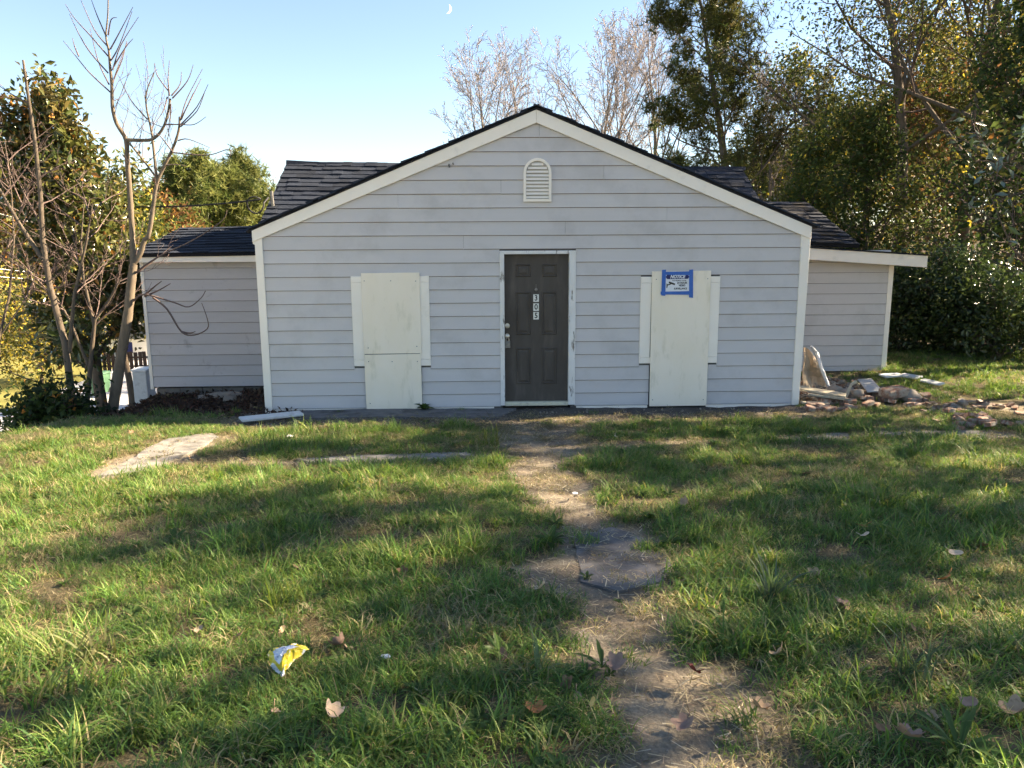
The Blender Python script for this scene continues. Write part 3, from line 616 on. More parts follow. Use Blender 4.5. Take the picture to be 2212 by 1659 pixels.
p = gnd(1930, 868); place(slab(.34, .24, .12), 'brick_lump', brick_m, (p.x, p.y, g1(p.x, p.y)+.08), (4, -6, 12), 'mortared brick lump standing proud of the rubble heap', 'brick', bevel=.015)
p = gnd(1968, 868); place(rockmesh(.17, .12, .11, 3), 'rubble_rock', rock_m, (p.x, p.y, g1(p.x, p.y)+.06), (0, 25, 10), 'grey stone at the outer end of the rubble heap', 'rock', bevel=0, smooth=True)
p = gnd(1775, 868); place(slab(.62, .16, .03), 'board', woodold_m, (p.x, p.y, g1(p.x, p.y)+.13), (8, 6, -28), 'brown weathered board on the rubble by the corner post', 'board')
p = gnd(1790, 872); place(slab(.55, .12, .03), 'board', woodold_m, (p.x, p.y, g1(p.x, p.y)+.08), (-6, 5, -20), 'lower mossy board sliding off the rubble by the corner post', 'board')
p = gnd(1760, 880); place(slab(.40, .07, .025), 'board', woodold_m, (p.x, p.y, g1(p.x, p.y)+.05), (6, 4, 8), 'short split board at the foot of the corner post', 'board')
p = gnd(1826, 865); m = MB(); m.tube([(0, 0, 0), (.01, 0, .14), (.03, .01, .22), (.09, .02, .27)], [.022, .02, .02, .03], 8); place(m, 'pipe', woodold_m, (p.x, p.y, g1(p.x, p.y)+.02), (0, 12, 0), 'bent rusty pipe sticking out of the rubble heap', 'pipe', bevel=0)
for i, (px, py, s) in enumerate(((1838, 862, .10), (1808, 858, .12), (1858, 866, .11), (1820, 872, .08))):
    p = gnd(px, py); place(rockmesh(s*1.2, s*.9, s*.7, 20+i), 'rubble_rock', rock_m, (p.x, p.y+.1, g1(p.x, p.y)+.07), (0, 8*i, 40*i), ('pale stone at the back of the rubble heap', 'dark stone under the leaning sheet', 'broad stone beside the grey board', 'small stone before the bent pipe')[i], 'rock', bevel=0, smooth=True)
rb = np.random.default_rng(8); m = MB()
for i in range(380):
    if i < 310: x_, y_ = 4.5+abs(rb.normal(0, .62)), rb.normal(11.2, .32)
    else: x_, y_ = rb.normal(6.4, .34), rb.normal(9.95, .15)
    if x_ < 4.45 and y_ > D-.1: continue
    l_, w__, t_ = rb.uniform(.02, .07), rb.uniform(.015, .045), rb.uniform(.01, .035); a_ = rb.uniform(0, 3.14); ca_, sa_ = math.cos(a_), math.sin(a_); z_ = g1(x_, y_); tl = rb.normal(0, .25, 2)
    m.hexa([(x_+u*l_*ca_-v*w__*sa_, y_+u*l_*sa_+v*w__*ca_, z_+h_*t_+u*l_*tl[0]+v*w__*tl[1]) for h_ in (-.4, 1) for u, v in ((-1, -1), (1, -1), (1, 1), (-1, 1))], int(rb.random() < .15))
o = m.build('rubble', [brick_m, rock_m], None); tag(o, 'small broken brick and stone rubble around the brick heaps', 'rubble', kind='stuff')
# crumpled tan sheet leaning on the corner
m = MB(); pts = [at(*q) for q in ((1742, 838, 11.0), (1790, 832, 11.15), (1778, 792, 11.25), (1764, 760, 11.35), (1752, 748, 11.3), (1742, 752, 11.25))]
rg = random.Random(5); gridn = 9; V = []
A_, B_, C_, D_ = at(1730, 850, 11.0), at(1786, 846, 11.12), at(1760, 764, 11.30), at(1736, 752, 11.36)
for i in range(gridn):
    for k in range(gridn):
        u, v = k/(gridn-1), i/(gridn-1); q = (A_.lerp(B_, u)).lerp(D_.lerp(C_, u), v); q = q+Vector((0, -.05*math.sin(u*7+v*3)-.03*math.sin(v*9+2*u)+rg.uniform(-.012, .012), .03*math.sin(u*5) if v > .9 else 0)); V.append(q)
F = [[i*gridn+k, i*gridn+k+1, (i+1)*gridn+k+1, (i+1)*gridn+k] for i in range(gridn-1) for k in range(gridn-1)]
m.v = [tuple(q) for q in V]; m.f = F; m.m = [0]*len(F); o = m.build('crumpled_sheet', tan_m, None); s_ = o.modifiers.new('solid', 'SOLIDIFY'); s_.thickness = .012; tag(o, 'crumpled tan sheet leaning behind the white corner post', 'sheet')
E_ = [at(1752, 748, 11.32), at(1764, 762, 11.34), at(1772, 790, 11.2), at(1782, 815, 11.1), at(1792, 838, 11.0)]
m = MB(); m.tube(E_, [.02, .026, .03, .026, .02], 6); m.build('sheet_edge', sheetw_m, None); o2 = bpy.data.objects['sheet_edge']; o2.parent = o
# white strip lying in the grass
def lay(name, pxs, w_, t, mat, label, cat, lift=.03):
    P = [gnd(*q) for q in pxs]; m = MB()
    for a, b in zip(P[:-1], P[1:]):
        d = (b-a); d.z = 0; nn = Vector((-d.y, d.x, 0)).normalized()*w_/2
        for _ in (0,):
            za, zb = g1(a.x, a.y)+lift, g1(b.x, b.y)+lift
            m.hexa([(a.x-nn.x, a.y-nn.y, za), (b.x-nn.x, b.y-nn.y, zb), (b.x+nn.x, b.y+nn.y, zb+.02), (a.x+nn.x, a.y+nn.y, za+.02), (a.x-nn.x, a.y-nn.y, za+t), (b.x-nn.x, b.y-nn.y, zb+t), (b.x+nn.x, b.y+nn.y, zb+t+.02), (a.x+nn.x, a.y+nn.y, za+t+.02)])
    o = m.build(name, mat, None, bevel=.006); tag(o, label, cat); return o
lay('board', ((1866, 836), (1876, 848), (1889, 864)), .20, .02, woodgrey_m, 'flat grey board leaning on the rubble under the wing', 'board', .10)
lay('plastic_strip', ((1905, 822), (1945, 819), (1985, 826)), .16, .03, sheetw_m, 'bent white strip lying on the grass behind the wing corner', 'strip', .05)
lay('plastic_strip', ((1990, 829), (2034, 839)), .12, .025, sheetw_m, 'short white strip end lying farthest from the house in the grass', 'strip', .04)
p0, p1 = gnd(520, 916), gnd(652, 902); dd = p1-p0; m = slab(dd.length, .15, .03)
place(m, 'white_board', woodgrey_m if False else sheetw_m, ((p0.x+p1.x)/2, (p0.y+p1.y)/2, g1((p0.x+p1.x)/2, (p0.y+p1.y)/2)+.045), (8, math.degrees(-math.atan2(p1.z-p0.z, dd.xy.length)), math.degrees(math.atan2(dd.y, dd.x))), 'pale weathered board lying before the bottom of the white corner post', 'board')
# stone lump and rubble under the lean-to
p = at(478, 858, 12.72); place(rockmesh(.50, .12, .11, 9), 'stone_slab', rock_m, (p.x, p.y, p.z-.02), (0, -2, 2), 'long pale stone slab under the grey lean-to wall', 'rock', bevel=0, smooth=True)
p = at(540, 870, 12.5); place(rockmesh(.17, .12, .10, 10), 'rubble_rock', rock_m, (p.x, p.y, p.z-.02), (10, -2, 30), 'brown stone in the bank where lean-to and gable wall meet', 'rock', bevel=0, smooth=True)
p = at(498, 880, 12.2); place(rockmesh(.13, .10, .08, 14), 'rubble_rock', rock_m, (p.x, p.y, g1(p.x, p.y)+.03), (10, -2, 70), 'dark stone half buried in the littered bank', 'rock', bevel=0, smooth=True)
# chip bag
ca, cb, cc_, cd = gnd(582, 1440), gnd(612, 1486), gnd(666, 1440), gnd(600, 1428)
bp = gnd(620, 1455); m = MB(); n_ = 9; V = []; rg = random.Random(3)
out_ = [(-.075, .045), (-.05, .065), (.0, .06), (.045, .066), (.098, .035), (.06, .005), (.012, -.045), (-.012, -.078), (-.06, -.02)]
O_ = []
for i in range(len(out_)):
    a0, a1 = out_[i], out_[(i+1) % len(out_)]
    for t in (0, 1/3, 2/3): O_.append((a0[0]+(a1[0]-a0[0])*t+rg.uniform(-.003, .003), a0[1]+(a1[1]-a0[1])*t+rg.uniform(-.003, .003)))
no = len(O_); RG = 6; c0 = (.005, .008); m.v.append((c0[0], c0[1], .05))
for q in range(1, RG+1):
    t = q/RG
    for i, (x, y) in enumerate(O_): m.v.append((c0[0]+(x-c0[0])*t, c0[1]+(y-c0[1])*t, .05*(1-t**2)+.006+(.016*abs(math.sin(i*1.9+q))*t+rg.uniform(-.005, .007))))
for i in range(no):
    j = (i+1) % no; m.f.append([0, 1+i, 1+j]); m.m.append(1)
    for q in range(RG-1):
        b = 1+q*no; m.f.append([b+i, b+no+i, b+no+j, b+j]); sec = i/no
        m.m.append(1 if (q < 3 and (sec > .78 or sec < .38)) or (q > 3 and .72 < sec < .88) or (q >= 4 and .2 < sec < .33) else 0)
yel_m = surf('wrapper_yellow', (.62, .47, .03), (.70, .55, .06), 30, rough=.3, bump=.5, bscale=40, spec=.5, dirt=(.75, .74, .70), dscale=22, dlo=.56, dhi=.62); wrp_m = surf('wrapper_white', (.55, .58, .66), (.72, .74, .80), 40, rough=.3, bump=.5, bscale=40, spec=.5, dirt=(.28, .32, .45), dscale=30, dlo=.55, dhi=.62)
o = m.build('snack_wrapper', [yel_m, wrp_m], None); s_ = o.modifiers.new('solid', 'SOLIDIFY'); s_.thickness = .002; o.location = (bp.x, bp.y, g1(bp.x, bp.y)+.05); o.rotation_euler = (R(22), R(-6), R(8)); o.scale = (1.0, 1.05, 1.0); tag(o, 'crumpled yellow and white snack wrapper lying on the grass', 'wrapper')

# ------------------------------------------------------------------ trees
def grow(rng, p, d, L, r, lvl, S, out, t_parent=1.0):
    n = S['seg'][lvl]; pts = [p.copy()]; rad = [r]; dirs = [d]
    for i in range(n):
        d = (d+Vector(rng.normal(0, S['gnarl'][lvl], 3))+Vector((0, 0, S['trop'][lvl]))).normalized(); p = p+d*(L/n); pts.append(p.copy())
        rad.append(max(S.get('rmin', .003), r*(1-(i+1)/n*S['taper'][lvl]))); dirs.append(d)
    out.append((pts, rad, lvl))
    if lvl+1 < len(S['seg']):
        nc = S['n'][lvl]; nc = max(1, int(round(nc*(rng.uniform(.8, 1.2))))); az = rng.uniform(0, 6.28)
        for c in range(nc):
            t = S['t0'][lvl]+(1-S['t0'][lvl])*((c+rng.uniform(.2, .8))/nc); f = t*n; i = min(int(f), n-1); q = pts[i].lerp(pts[i+1], f-i); dd = dirs[i+1]
            az += 2.4+rng.normal(0, .5); ang = R(S['ang'][lvl]*(1-S.get('angtop', .3)*t)+rng.normal(0, 8)); o = dd.orthogonal().normalized(); o = Matrix.Rotation(az, 3, dd) @ o
            cd = (dd*math.cos(ang)+o*math.sin(ang)).normalized()
            pf = S['prof'](t) if lvl == 0 else 1-.45*t
            grow(rng, q, cd, L*S['ratio'][lvl]*pf*rng.uniform(.75, 1.2), max(S.get('rmin', .003), rad[i]*S['rr'][lvl]), lvl+1, S, out)
def branches_mesh(name, brs, mat, sides=(8, 6, 4, 3, 3, 3)):
    VV = []; FF4 = []; off = 0
    for pts, rad, lvl in brs:
        k = sides[min(lvl, len(sides)-1)]; P = np.array([tuple(q) for q in pts]); n = len(P)
        T = np.gradient(P, axis=0); T /= np.linalg.norm(T, axis=1)[:, None]+1e-9; a = np.array([.3, .2, 1.0]) if abs(T[0, 2]) < .85 else np.array([1.0, .1, 0]); U = np.cross(T, a); U /= np.linalg.norm(U, axis=1)[:, None]+1e-9; Wv = np.cross(T, U)
        an = 2*np.pi*np.arange(k)/k; rr = np.array(rad)[:, None, None]
        VV.append((P[:, None]+rr*(U[:, None]*np.cos(an)[None, :, None]+Wv[:, None]*np.sin(an)[None, :, None])).reshape(-1, 3))
        ii = np.arange(n-1)[:, None]*k; kk = np.arange(k)[None]; k2 = (kk+1) % k; FF4.append((off+np.stack([ii+kk, ii+k2, ii+k+k2, ii+k+kk], -1)).reshape(-1, 4)); off += n*k
    return mesh_np(name, np.concatenate(VV), [np.concatenate(FF4)], smooth=True, mats=[mat])
def leaf_cloud(name, C, size, cols, rng, mat, aspect=.5, upb=.3, fold=.12, droop=0.0):
    n = len(C); d = rng.normal(0, 1, (n, 3)); d[:, 2] -= droop; d /= np.linalg.norm(d, axis=1)[:, None]; a = rng.normal(0, 1, (n, 3)); a[:, 2] += upb*2; s = np.cross(d, a); s /= np.linalg.norm(s, axis=1)[:, None]+1e-9; nn = np.cross(s, d)
    L = (size*rng.uniform(.6, 1.3, n))[:, None]; w = L*aspect*.5
    V = np.stack([C, C+d*L*.5+s*w+nn*L*fold, C+d*L, C+d*L*.5-s*w+nn*L*fold], 1).reshape(-1, 3)
    i = np.arange(n)[:, None]*4; F = np.concatenate([i+[[0, 1, 2]], i+[[0, 2, 3]]])
    return mesh_np(name, V, [F], cols=np.repeat(cols, 4, 0), mats=[mat])
def pal(rng, n, cols, wts, jit=.25, C=None, cl=0.0):
    cols = np.array(cols); k = rng.choice(len(cols), n, p=np.array(wts)/sum(wts))
    if C is not None and cl > 0:                    # whole sprays share a colour
        kk = (vnoise(C[:, 0]*1.1+C[:, 2]*.7, C[:, 1]*1.1+C[:, 2]*.9, 7)*.999); cum = np.cumsum(np.array(wts)/sum(wts)); k2 = np.searchsorted(cum, kk); k2 = np.clip(k2, 0, len(cols)-1); k = np.where(rng.random(n) < cl, k2, k)
    return cols[k]*rng.uniform(1-jit, 1+jit, (n, 1))
def spec(kind):
    d = dict(seg=(8, 5, 4, 3), n=(16, 7, 6), t0=(.3, .25, .2), ang=(58, 48, 45), angtop=.3, ratio=(.42, .45, .45), rr=(.45, .55, .55), gnarl=(.06, .14, .18, .2), trop=(.04, .05, .03, 0), taper=(.85, .85, .8, .7), prof=lambda t: math.sin(math.pi*(.25+.7*t))**.7, rmin=.005)
    if kind == 'bare': d.update(seg=(8, 6, 5, 4, 3), n=(14, 9, 6, 4), t0=(.28, .2, .15, .15), ang=(42, 38, 38, 40), ratio=(.48, .45, .45, .45), rr=(.42, .5, .55, .6), gnarl=(.05, .10, .13, .16, .2), trop=(.05, .07, .05, .03, 0), taper=(.9, .85, .8, .7, .6), rmin=.006)
    if kind == 'pine': d.update(seg=(10, 5, 4, 3), n=(34, 7, 3), t0=(.30, .3, .3), ang=(82, 50, 45), angtop=.45, ratio=(.30, .42, .45), gnarl=(.035, .10, .15, .2), trop=(.03, .05, .06, .06), prof=lambda t: (1.05-.8*t)*(.55+.45*math.sin(t*23)**2), rr=(.30, .5, .6))
    if kind == 'shrub': d.update(seg=(4, 5, 4, 3), n=(14, 7, 5), t0=(.0, .2, .2), ang=(62, 45, 45), ratio=(.85, .5, .5), rr=(.6, .5, .5), prof=lambda t: 1)
    if kind == 'column': d.update(n=(26, 7, 6), t0=(.12, .2, .2), ang=(52, 45, 45), ratio=(.30, .45, .45), prof=lambda t: (1.0-.6*t))
    return d
def tree(name, label, cat, x, y, h, r0, kind, seed, nleaf=0, lsize=.1, cols=None, wts=None, group=None, bark=bark_m, mat=leaf_m, lean=(0, 0), jit=.12, twigs=True, spread=1.0, aspect=.5, zb=None, needles=False, over=None, droop=0.0, cl=.6, lmin=2):
    rng = np.random.default_rng(seed); S = spec(kind); S['ratio'] = (S['ratio'][0]*spread,)+tuple(S['ratio'][1:])
    if over: S.update(over)
    z = (g1(x, y) if zb is None else zb)-.08; root = empty(name, (x, y, z)); tag(root, label, cat, group)
    out = []; hh = h if kind != 'shrub' else h*.55
    grow(rng, Vector((0, 0, 0)), Vector((lean[0], lean[1], 1)).normalized(), hh, r0, 0, S, out)
    big = [b for b in out if b[2] <= 1]; small = [b for b in out if b[2] > 1]
    o = bpy.data.objects.new('trunk', branches_mesh('trunk', big, bark)); link(o, root)
    if twigs and small: o = bpy.data.objects.new('twigs', branches_mesh('twigs', small, twig_m if bark is bark_m else twig_pale)); link(o, root)
    if nleaf:
        tips = [b for b in out if b[2] >= lmin]; T = np.array([[tuple(b[0][i]) for i in (-1, -2)] for b in tips]).reshape(-1, 2, 3); k = rng.integers(0, len(T), nleaf); u = rng.random((nleaf, 1))*1.2-.1
        C = T[k, 0]*(1-u)+T[k, 1]*u+rng.normal(0, jit, (nleaf, 3)); C[:, 2] = np.maximum(C[:, 2], .05)
        if needles:
            nn = nleaf; m_ = 9; d = rng.normal(0, 1, (nn, m_, 3)); d[..., 2] += .35; d /= np.linalg.norm(d, axis=2)[..., None]; s = np.cross(d, rng.normal(0, 1, (nn, m_, 3))); s /= np.linalg.norm(s, axis=2)[..., None]
            L = lsize*rng.uniform(.7, 1.2, (nn, m_, 1)); c = C[:, None]; V = np.stack([c-s*L*.06, c+s*L*.06, c+d*L], 2).reshape(-1, 3); F = np.arange(len(V)).reshape(-1, 3)
            cc = pal(rng, nn, cols, wts, C=C, cl=cl); me = mesh_np('needles', V, [F], cols=np.repeat(cc, m_*3, 0), mats=[mat])
        else: me = leaf_cloud('leaves', C, lsize, pal(rng, nleaf, cols, wts, C=C, cl=cl), rng, mat, aspect, droop=droop)
        o = bpy.data.objects.new('needles' if needles else 'crown', me); link(o, root)
    return root
G1, G2, G3 = (.045, .075, .020), (.075, .105, .028), (.11, .12, .03)
OL, YE, OR, BR, RD = (.125, .132, .034), (.45, .34, .05), (.42, .19, .045), (.17, .09, .04), (.20, .06, .03)
DK = (.028, .046, .020)
def X(px, Y): return at(px, 560, Y).x
# behind the roof: bare crowns and the tall pine
for i, (px, Y, h, sd) in enumerate(((1065, 30, 8.3, 1), (1160, 33, 9.2, 2), (1268, 29, 8.5, 3), (1330, 34, 9.8, 4), (1412, 31, 10.0, 5))):
    tree('bare_tree', ('bare grey tree lowest and farthest left behind the roof ridge', 'bare tree rising straight behind the gable peak', 'bare tree with forked limbs just past the gable peak', 'tall bare tree in the middle of the row behind the roof', 'bare tree standing beside the tall leaning pine')[i], 'tree', X(px, Y), Y, h, .16, 'bare', sd, group='bare trees behind the house', bark=bark_grey, spread=1.05)
tree('pine_tree', 'tall leaning pine with clumped needles rising behind the roof', 'tree', X(1598, 24), 24, 10.3, .20, 'pine', 14, 4600, .24, [G2, G3, (.10, .10, .035), OL, (.13, .10, .04)], [3, 3, 2, 2, 1.4], lean=(-.07, 0), needles=True, jit=.13, spread=1.5)
tree('bare_tree', 'thin bare tree with fine drooping twigs right of the pine', 'tree', X(1660, 27), 27, 7.5, .10, 'bare', 16, bark=bark_grey, group='bare trees behind the house', spread=1.2)
# woods past the wing
for i, a in enumerate((
    ('oak_tree', 'tall airy oak with sparse reddish leaves against the sky', X(1955, 22), 22, 13.5, .20, 'std', 31, 9000, .12, [BR, (.12, .13, .04), G2, G3], [1.2, 3, 2, 2], dict(spread=1.0, jit=.22)),
    ('oak_tree', 'second airy oak with thin olive leaves behind the first', X(1845, 27), 27, 10.5, .16, 'std', 32, 5500, .13, [OL, G3, G2, YE], [2, 3, 2, .6], dict(spread=.95, jit=.25)),
    ('hickory_tree', 'yellow leaved hickory glowing at the top of the woods', X(2140, 30), 30, 15, .24, 'std', 33, 11000, .18, [YE, OL, G2, G3], [2, 3, 1.5, 3], dict(spread=1.05, jit=.35)),
    ('hickory_tree', 'golden hickory low behind the dark evergreens', X(2050, 33), 33, 9.5, .2, 'std', 34, 11000, .2, [YE, OL, G3, OR], [3, 2, 2, .8], dict(spread=1.2, jit=.4)),
    ('evergreen_tree', 'dense olive evergreen just behind the wing roof', X(1765, 20), 20, 4.6, .12, 'column', 35, 9500, .12, [G1, G2, OL, YE], [2, 3, 3, 1], dict(spread=1.25, jit=.2)),
    ('evergreen_tree', 'broad dark evergreen right of the wing roof', X(1885, 19), 19, 5.0, .14, 'column', 36, 9500, .12, [G1, G2, OL, YE], [3, 3, 3, .8], dict(spread=1.35, jit=.2)),
    ('evergreen_tree', 'tall shadowed evergreen filling the frame edge', X(2120, 17.5), 17.5, 6.6, .18, 'column', 37, 8000, .12, [DK, G1, OL, BR], [2, 3, 2, 1], dict(spread=1.3, jit=.22)),
    ('evergreen_tree', 'brownish evergreen standing in the middle of the woods', X(2020, 23), 23, 6.6, .16, 'column', 38, 7500, .13, [G2, BR, OL, YE], [3, 1, 3, .8], dict(spread=1.3, jit=.25)),
    ('maple_tree', 'rusty red maple half hidden in the woods', X(1985, 26), 26, 7.0, .14, 'std', 39, 4500, .15, [RD, OR, BR, OL], [1, 1, 2, 3], dict(spread=1.0, jit=.25)),
    ('oak_tree', 'tall olive gold oak reaching the top corner of the frame', X(2085, 20), 20, 11.5, .2, 'std', 41, 12000, .12, [OL, YE, G2, G3], [2, 1, 3, 3], dict(spread=1.1, jit=.25)),
    ('oak_tree', 'leaning olive oak at the outer edge of the woods', X(2200, 23), 23, 13, .2, 'std', 42, 12000, .13, [OL, YE, G3, G2], [2, 1.6, 3, 2], dict(spread=1.1, jit=.25)),
    ('hickory_tree', 'thin yellow tree between the pine and the oaks', X(1720, 30), 30, 8.0, .14, 'std', 40, 7000, .17, [YE, OL, G2], [1.5, 2, 3], dict(spread=1.1, jit=.3)),
    )):
    nm, lb, x, y, h, r0, kd, sd, nl, ls, cs, ws, kw = a; tree(nm, lb, 'tree', x, y, h, r0, kd, sd, nl, ls, cs, ws, group='woods past the wing', **kw)
SHR = ((1935, 16.2, 2.0), (1990, 17.2, 2.3), (2050, 15.8, 1.9), (2120, 15.2, 2.0), (2185, 14.6, 1.8), (2230, 16.0, 2.3), (1860, 19.0, 2.2))
SHL = ('dark shrub nearest the wing wall at the wood edge', 'taller dark shrub second from the wing at the wood edge', 'round dark shrub in the middle of the wood edge', 'low dark shrub fourth from the wing at the wood edge', 'dark shrub farthest forward on the lawn at the wood edge', 'tall dark shrub cut by the frame edge', 'dark shrub half hidden behind the wing wall')
for i, (px, Y, h) in enumerate(SHR): tree('shrub', SHL[i], 'shrub', X(px, Y), Y, h, .06, 'shrub', 60+i, 6000, .10, [DK, G1, G2, (.04, .07, .035)], [1.5, 3, 1, 2], group='shrubs at the wood edge', jit=.2, mat=gloss_m)
for i, (px, Y, h) in enumerate(((1790, 38, 7), (1930, 42, 9), (2080, 40, 8), (2230, 38, 9), (1660, 45, 6))): tree('woodland_tree', ('sunlit tree deep behind the wing roof', 'sunlit tree deep behind the dark evergreens', 'sunlit yellow tree in the gaps of the woods', 'sunlit tree deep in the woods at the frame edge', 'pale tree in the gap between pine and woods')[i], 'tree', X(px, Y), Y, h, .16, 'std', 80+i, 7000, .30, [YE, OL, G3, G2], [2, 2, 3, 2], group='trees deep in the woods', jit=.5, spread=1.35, twigs=False)
# trees beside the lawn: they shade the grass and hang into the frame edge
for i, (x, y, h, nl, kd, sd, sp) in enumerate(((11.6, 9.6, 8.0, 5600, 'std', 91, 1.1), (10.4, 13.4, 6.6, 4200, 'column', 92, 1.25), (13.5, 7.0, 9, 4800, 'std', 93, 1.15), (15.5, 12.0, 10, 5000, 'std', 94, 1.0), (11.0, 4.2, 7.5, 2800, 'std', 95, 1.1), (18.5, 15.0, 12, 4600, 'std', 96, 1.05), (18.0, 9.0, 11, 3800, 'std', 97, 1.05))):
    tree('shade_tree', ('leafy tree overhanging the lawn at the frame edge', 'dark evergreen hanging into the frame beside the lawn', 'tree shading the near lawn from outside the frame', 'tall tree behind the overhanging one beside the lawn', 'tree nearest the viewer shading the lawn', 'tall tree far back shading the lawn', 'tall tree in the second row shading the lawn')[i], 'tree', x, y, h, .18, kd, sd, nl, .16, [DK, G1, OL, YE] if i < 2 else [G1, OL, YE], [4, 3, 1, .5] if i < 2 else [3, 2, 1], group='trees shading the lawn', spread=sp, jit=.15, over=dict(n=(11, 6, 5)) if i != 1 else None)
# near branch of broad bluish leaves at the frame edge
tree('magnolia_tree', 'young magnolia with broad bluish leaves cut by the frame edge', 'tree', 8.75, 11.0, 4.2, .07, 'std', 101, 900, .17, [(.10, .15, .12), (.13, .18, .15), G2, OR], [3, 3, 2, .5], mat=gloss_m, spread=1.3, aspect=.42, jit=.12, droop=.6)
# beside the driveway
tree('magnolia_tree', 'glossy olive magnolia full of leaves behind the bare sapling', 'tree', X(195, 13.4), 13.4, 5.7, .12, 'column', 111, 13500, .15, [G2, OL, (.20, .16, .05), OR, G1], [3, 3, 2, .6, 2], mat=gloss_m, spread=1.05, aspect=.45, jit=.15, over=dict(t0=(.27, .2, .2)))
tree('magnolia_tree', 'lower leafy tree between the sapling and the lean-to', 'tree', X(262, 17), 17, 5.4, .09, 'column', 112, 5000, .14, [G2, OL, YE, G3], [3, 3, 1, 2], mat=gloss_m, spread=1.2, aspect=.45, jit=.18, over=dict(t0=(.36, .2, .2)))
tree('shrub', 'dense dark shrub with orange edged leaves at the frame edge', 'shrub', X(62, 10.6), 10.6, .95, .05, 'shrub', 113, 4200, .10, [DK, G1, OL, OR], [3, 3, 1.4, .6], jit=.16)
tree('shrub', 'dark twiggy shrub at the foot of the leggy trunks', 'shrub', X(110, 10.9), 10.9, .65, .04, 'shrub', 114, 2600, .09, [DK, G1, OL], [3, 3, 1], jit=.14)
tree('shrub', 'sunlit yellow olive thicket beyond the driveway at the frame edge', 'shrub', X(60, 28), 28, 4.2, .06, 'shrub', 115, 6500, .13, [OL, YE, G3, BR], [3, 2, 2, 1], jit=.25)
tree('shrub', 'sunlit yellow thicket behind the leaning sapling trunk', 'shrub', X(215, 40), 40, 4.6, .06, 'shrub', 116, 5500, .14, [OL, YE, G3], [2, 2, 2], jit=.25)
def legs(name, label, stems, Y, r0, mat, tw, seed, ratio=.35, ntw=6):
    rng = np.random.default_rng(seed); base = stems[0][0]; b0 = at(base[0], base[1], Y); root = empty(name, b0); tag(root, label, 'tree'); br = []; tws = []
    S = dict(seg=(4, 4, 3), n=(4, 3), t0=(.2, .2), ang=(40, 40), ratio=(.5, .5), rr=(.6, .6), gnarl=(.12, .15, .2), trop=(.04, .03, 0), taper=(.8, .8, .7), prof=lambda t: 1-.3*t, rmin=.003)
    for k, st in enumerate(stems):
        dy = rng.normal(0, .25) if k else 0; n = len(st); P = [at(x, y, Y+dy*i/n)-b0 for i, (x, y) in enumerate(st)]; r = r0*(1 if k == 0 else .55); rad = [max(.006, r*(1-.75*i/(n-1))) for i in range(n)]
        br.append((P, rad, 0))
        for q in range(ntw):
            t = rng.uniform(.3, 1); f = t*(n-1); i = min(int(f), n-2); p = P[i].lerp(P[i+1], f-i); d = Vector(rng.normal(0, 1, 3)); d.z = abs(d.z)+.3; grow(rng, p, d.normalized(), rng.uniform(.5, 1.1)*ratio*3, .012, 0, S, tws)
    o = bpy.data.objects.new('trunk', branches_mesh('trunk', br, mat, (8,))); link(o, root)
    if tws: o = bpy.data.objects.new('twigs', branches_mesh('twigs', tws, tw, (4, 3, 3))); link(o, root)
legs('leggy_tree', 'dark crooked twin trunk with bare twigs beside the dark shrub', [[(158, 945), (155, 850), (140, 740), (108, 620), (92, 520), (88, 430), (75, 300), (62, 215), (50, 130)], [(150, 760), (160, 640), (185, 530), (200, 440)], [(92, 560), (40, 480), (0, 410), (-40, 360)]], 11.2, .06, bark_m, twig_m, 5)
legs('leggy_tree', 'thin dark trunk leaning towards the sapling', [[(182, 925), (190, 850), (200, 740), (205, 690), (235, 650), (262, 600)], [(203, 700), (180, 600), (175, 520), (182, 430)], [(195, 800), (150, 690), (120, 640), (60, 600)]], 11.6, .045, bark_m, twig_m, 6)
legs('leggy_tree', 'pale bare shrub with arching twigs at the frame edge', [[(-20, 800), (20, 640), (30, 520), (25, 420), (10, 300)], [(-10, 740), (60, 640), (110, 600)], [(0, 780), (-10, 600), (40, 470), (60, 400)]], 12.2, .025, bark_m, twig_m, 8, .35, 8)
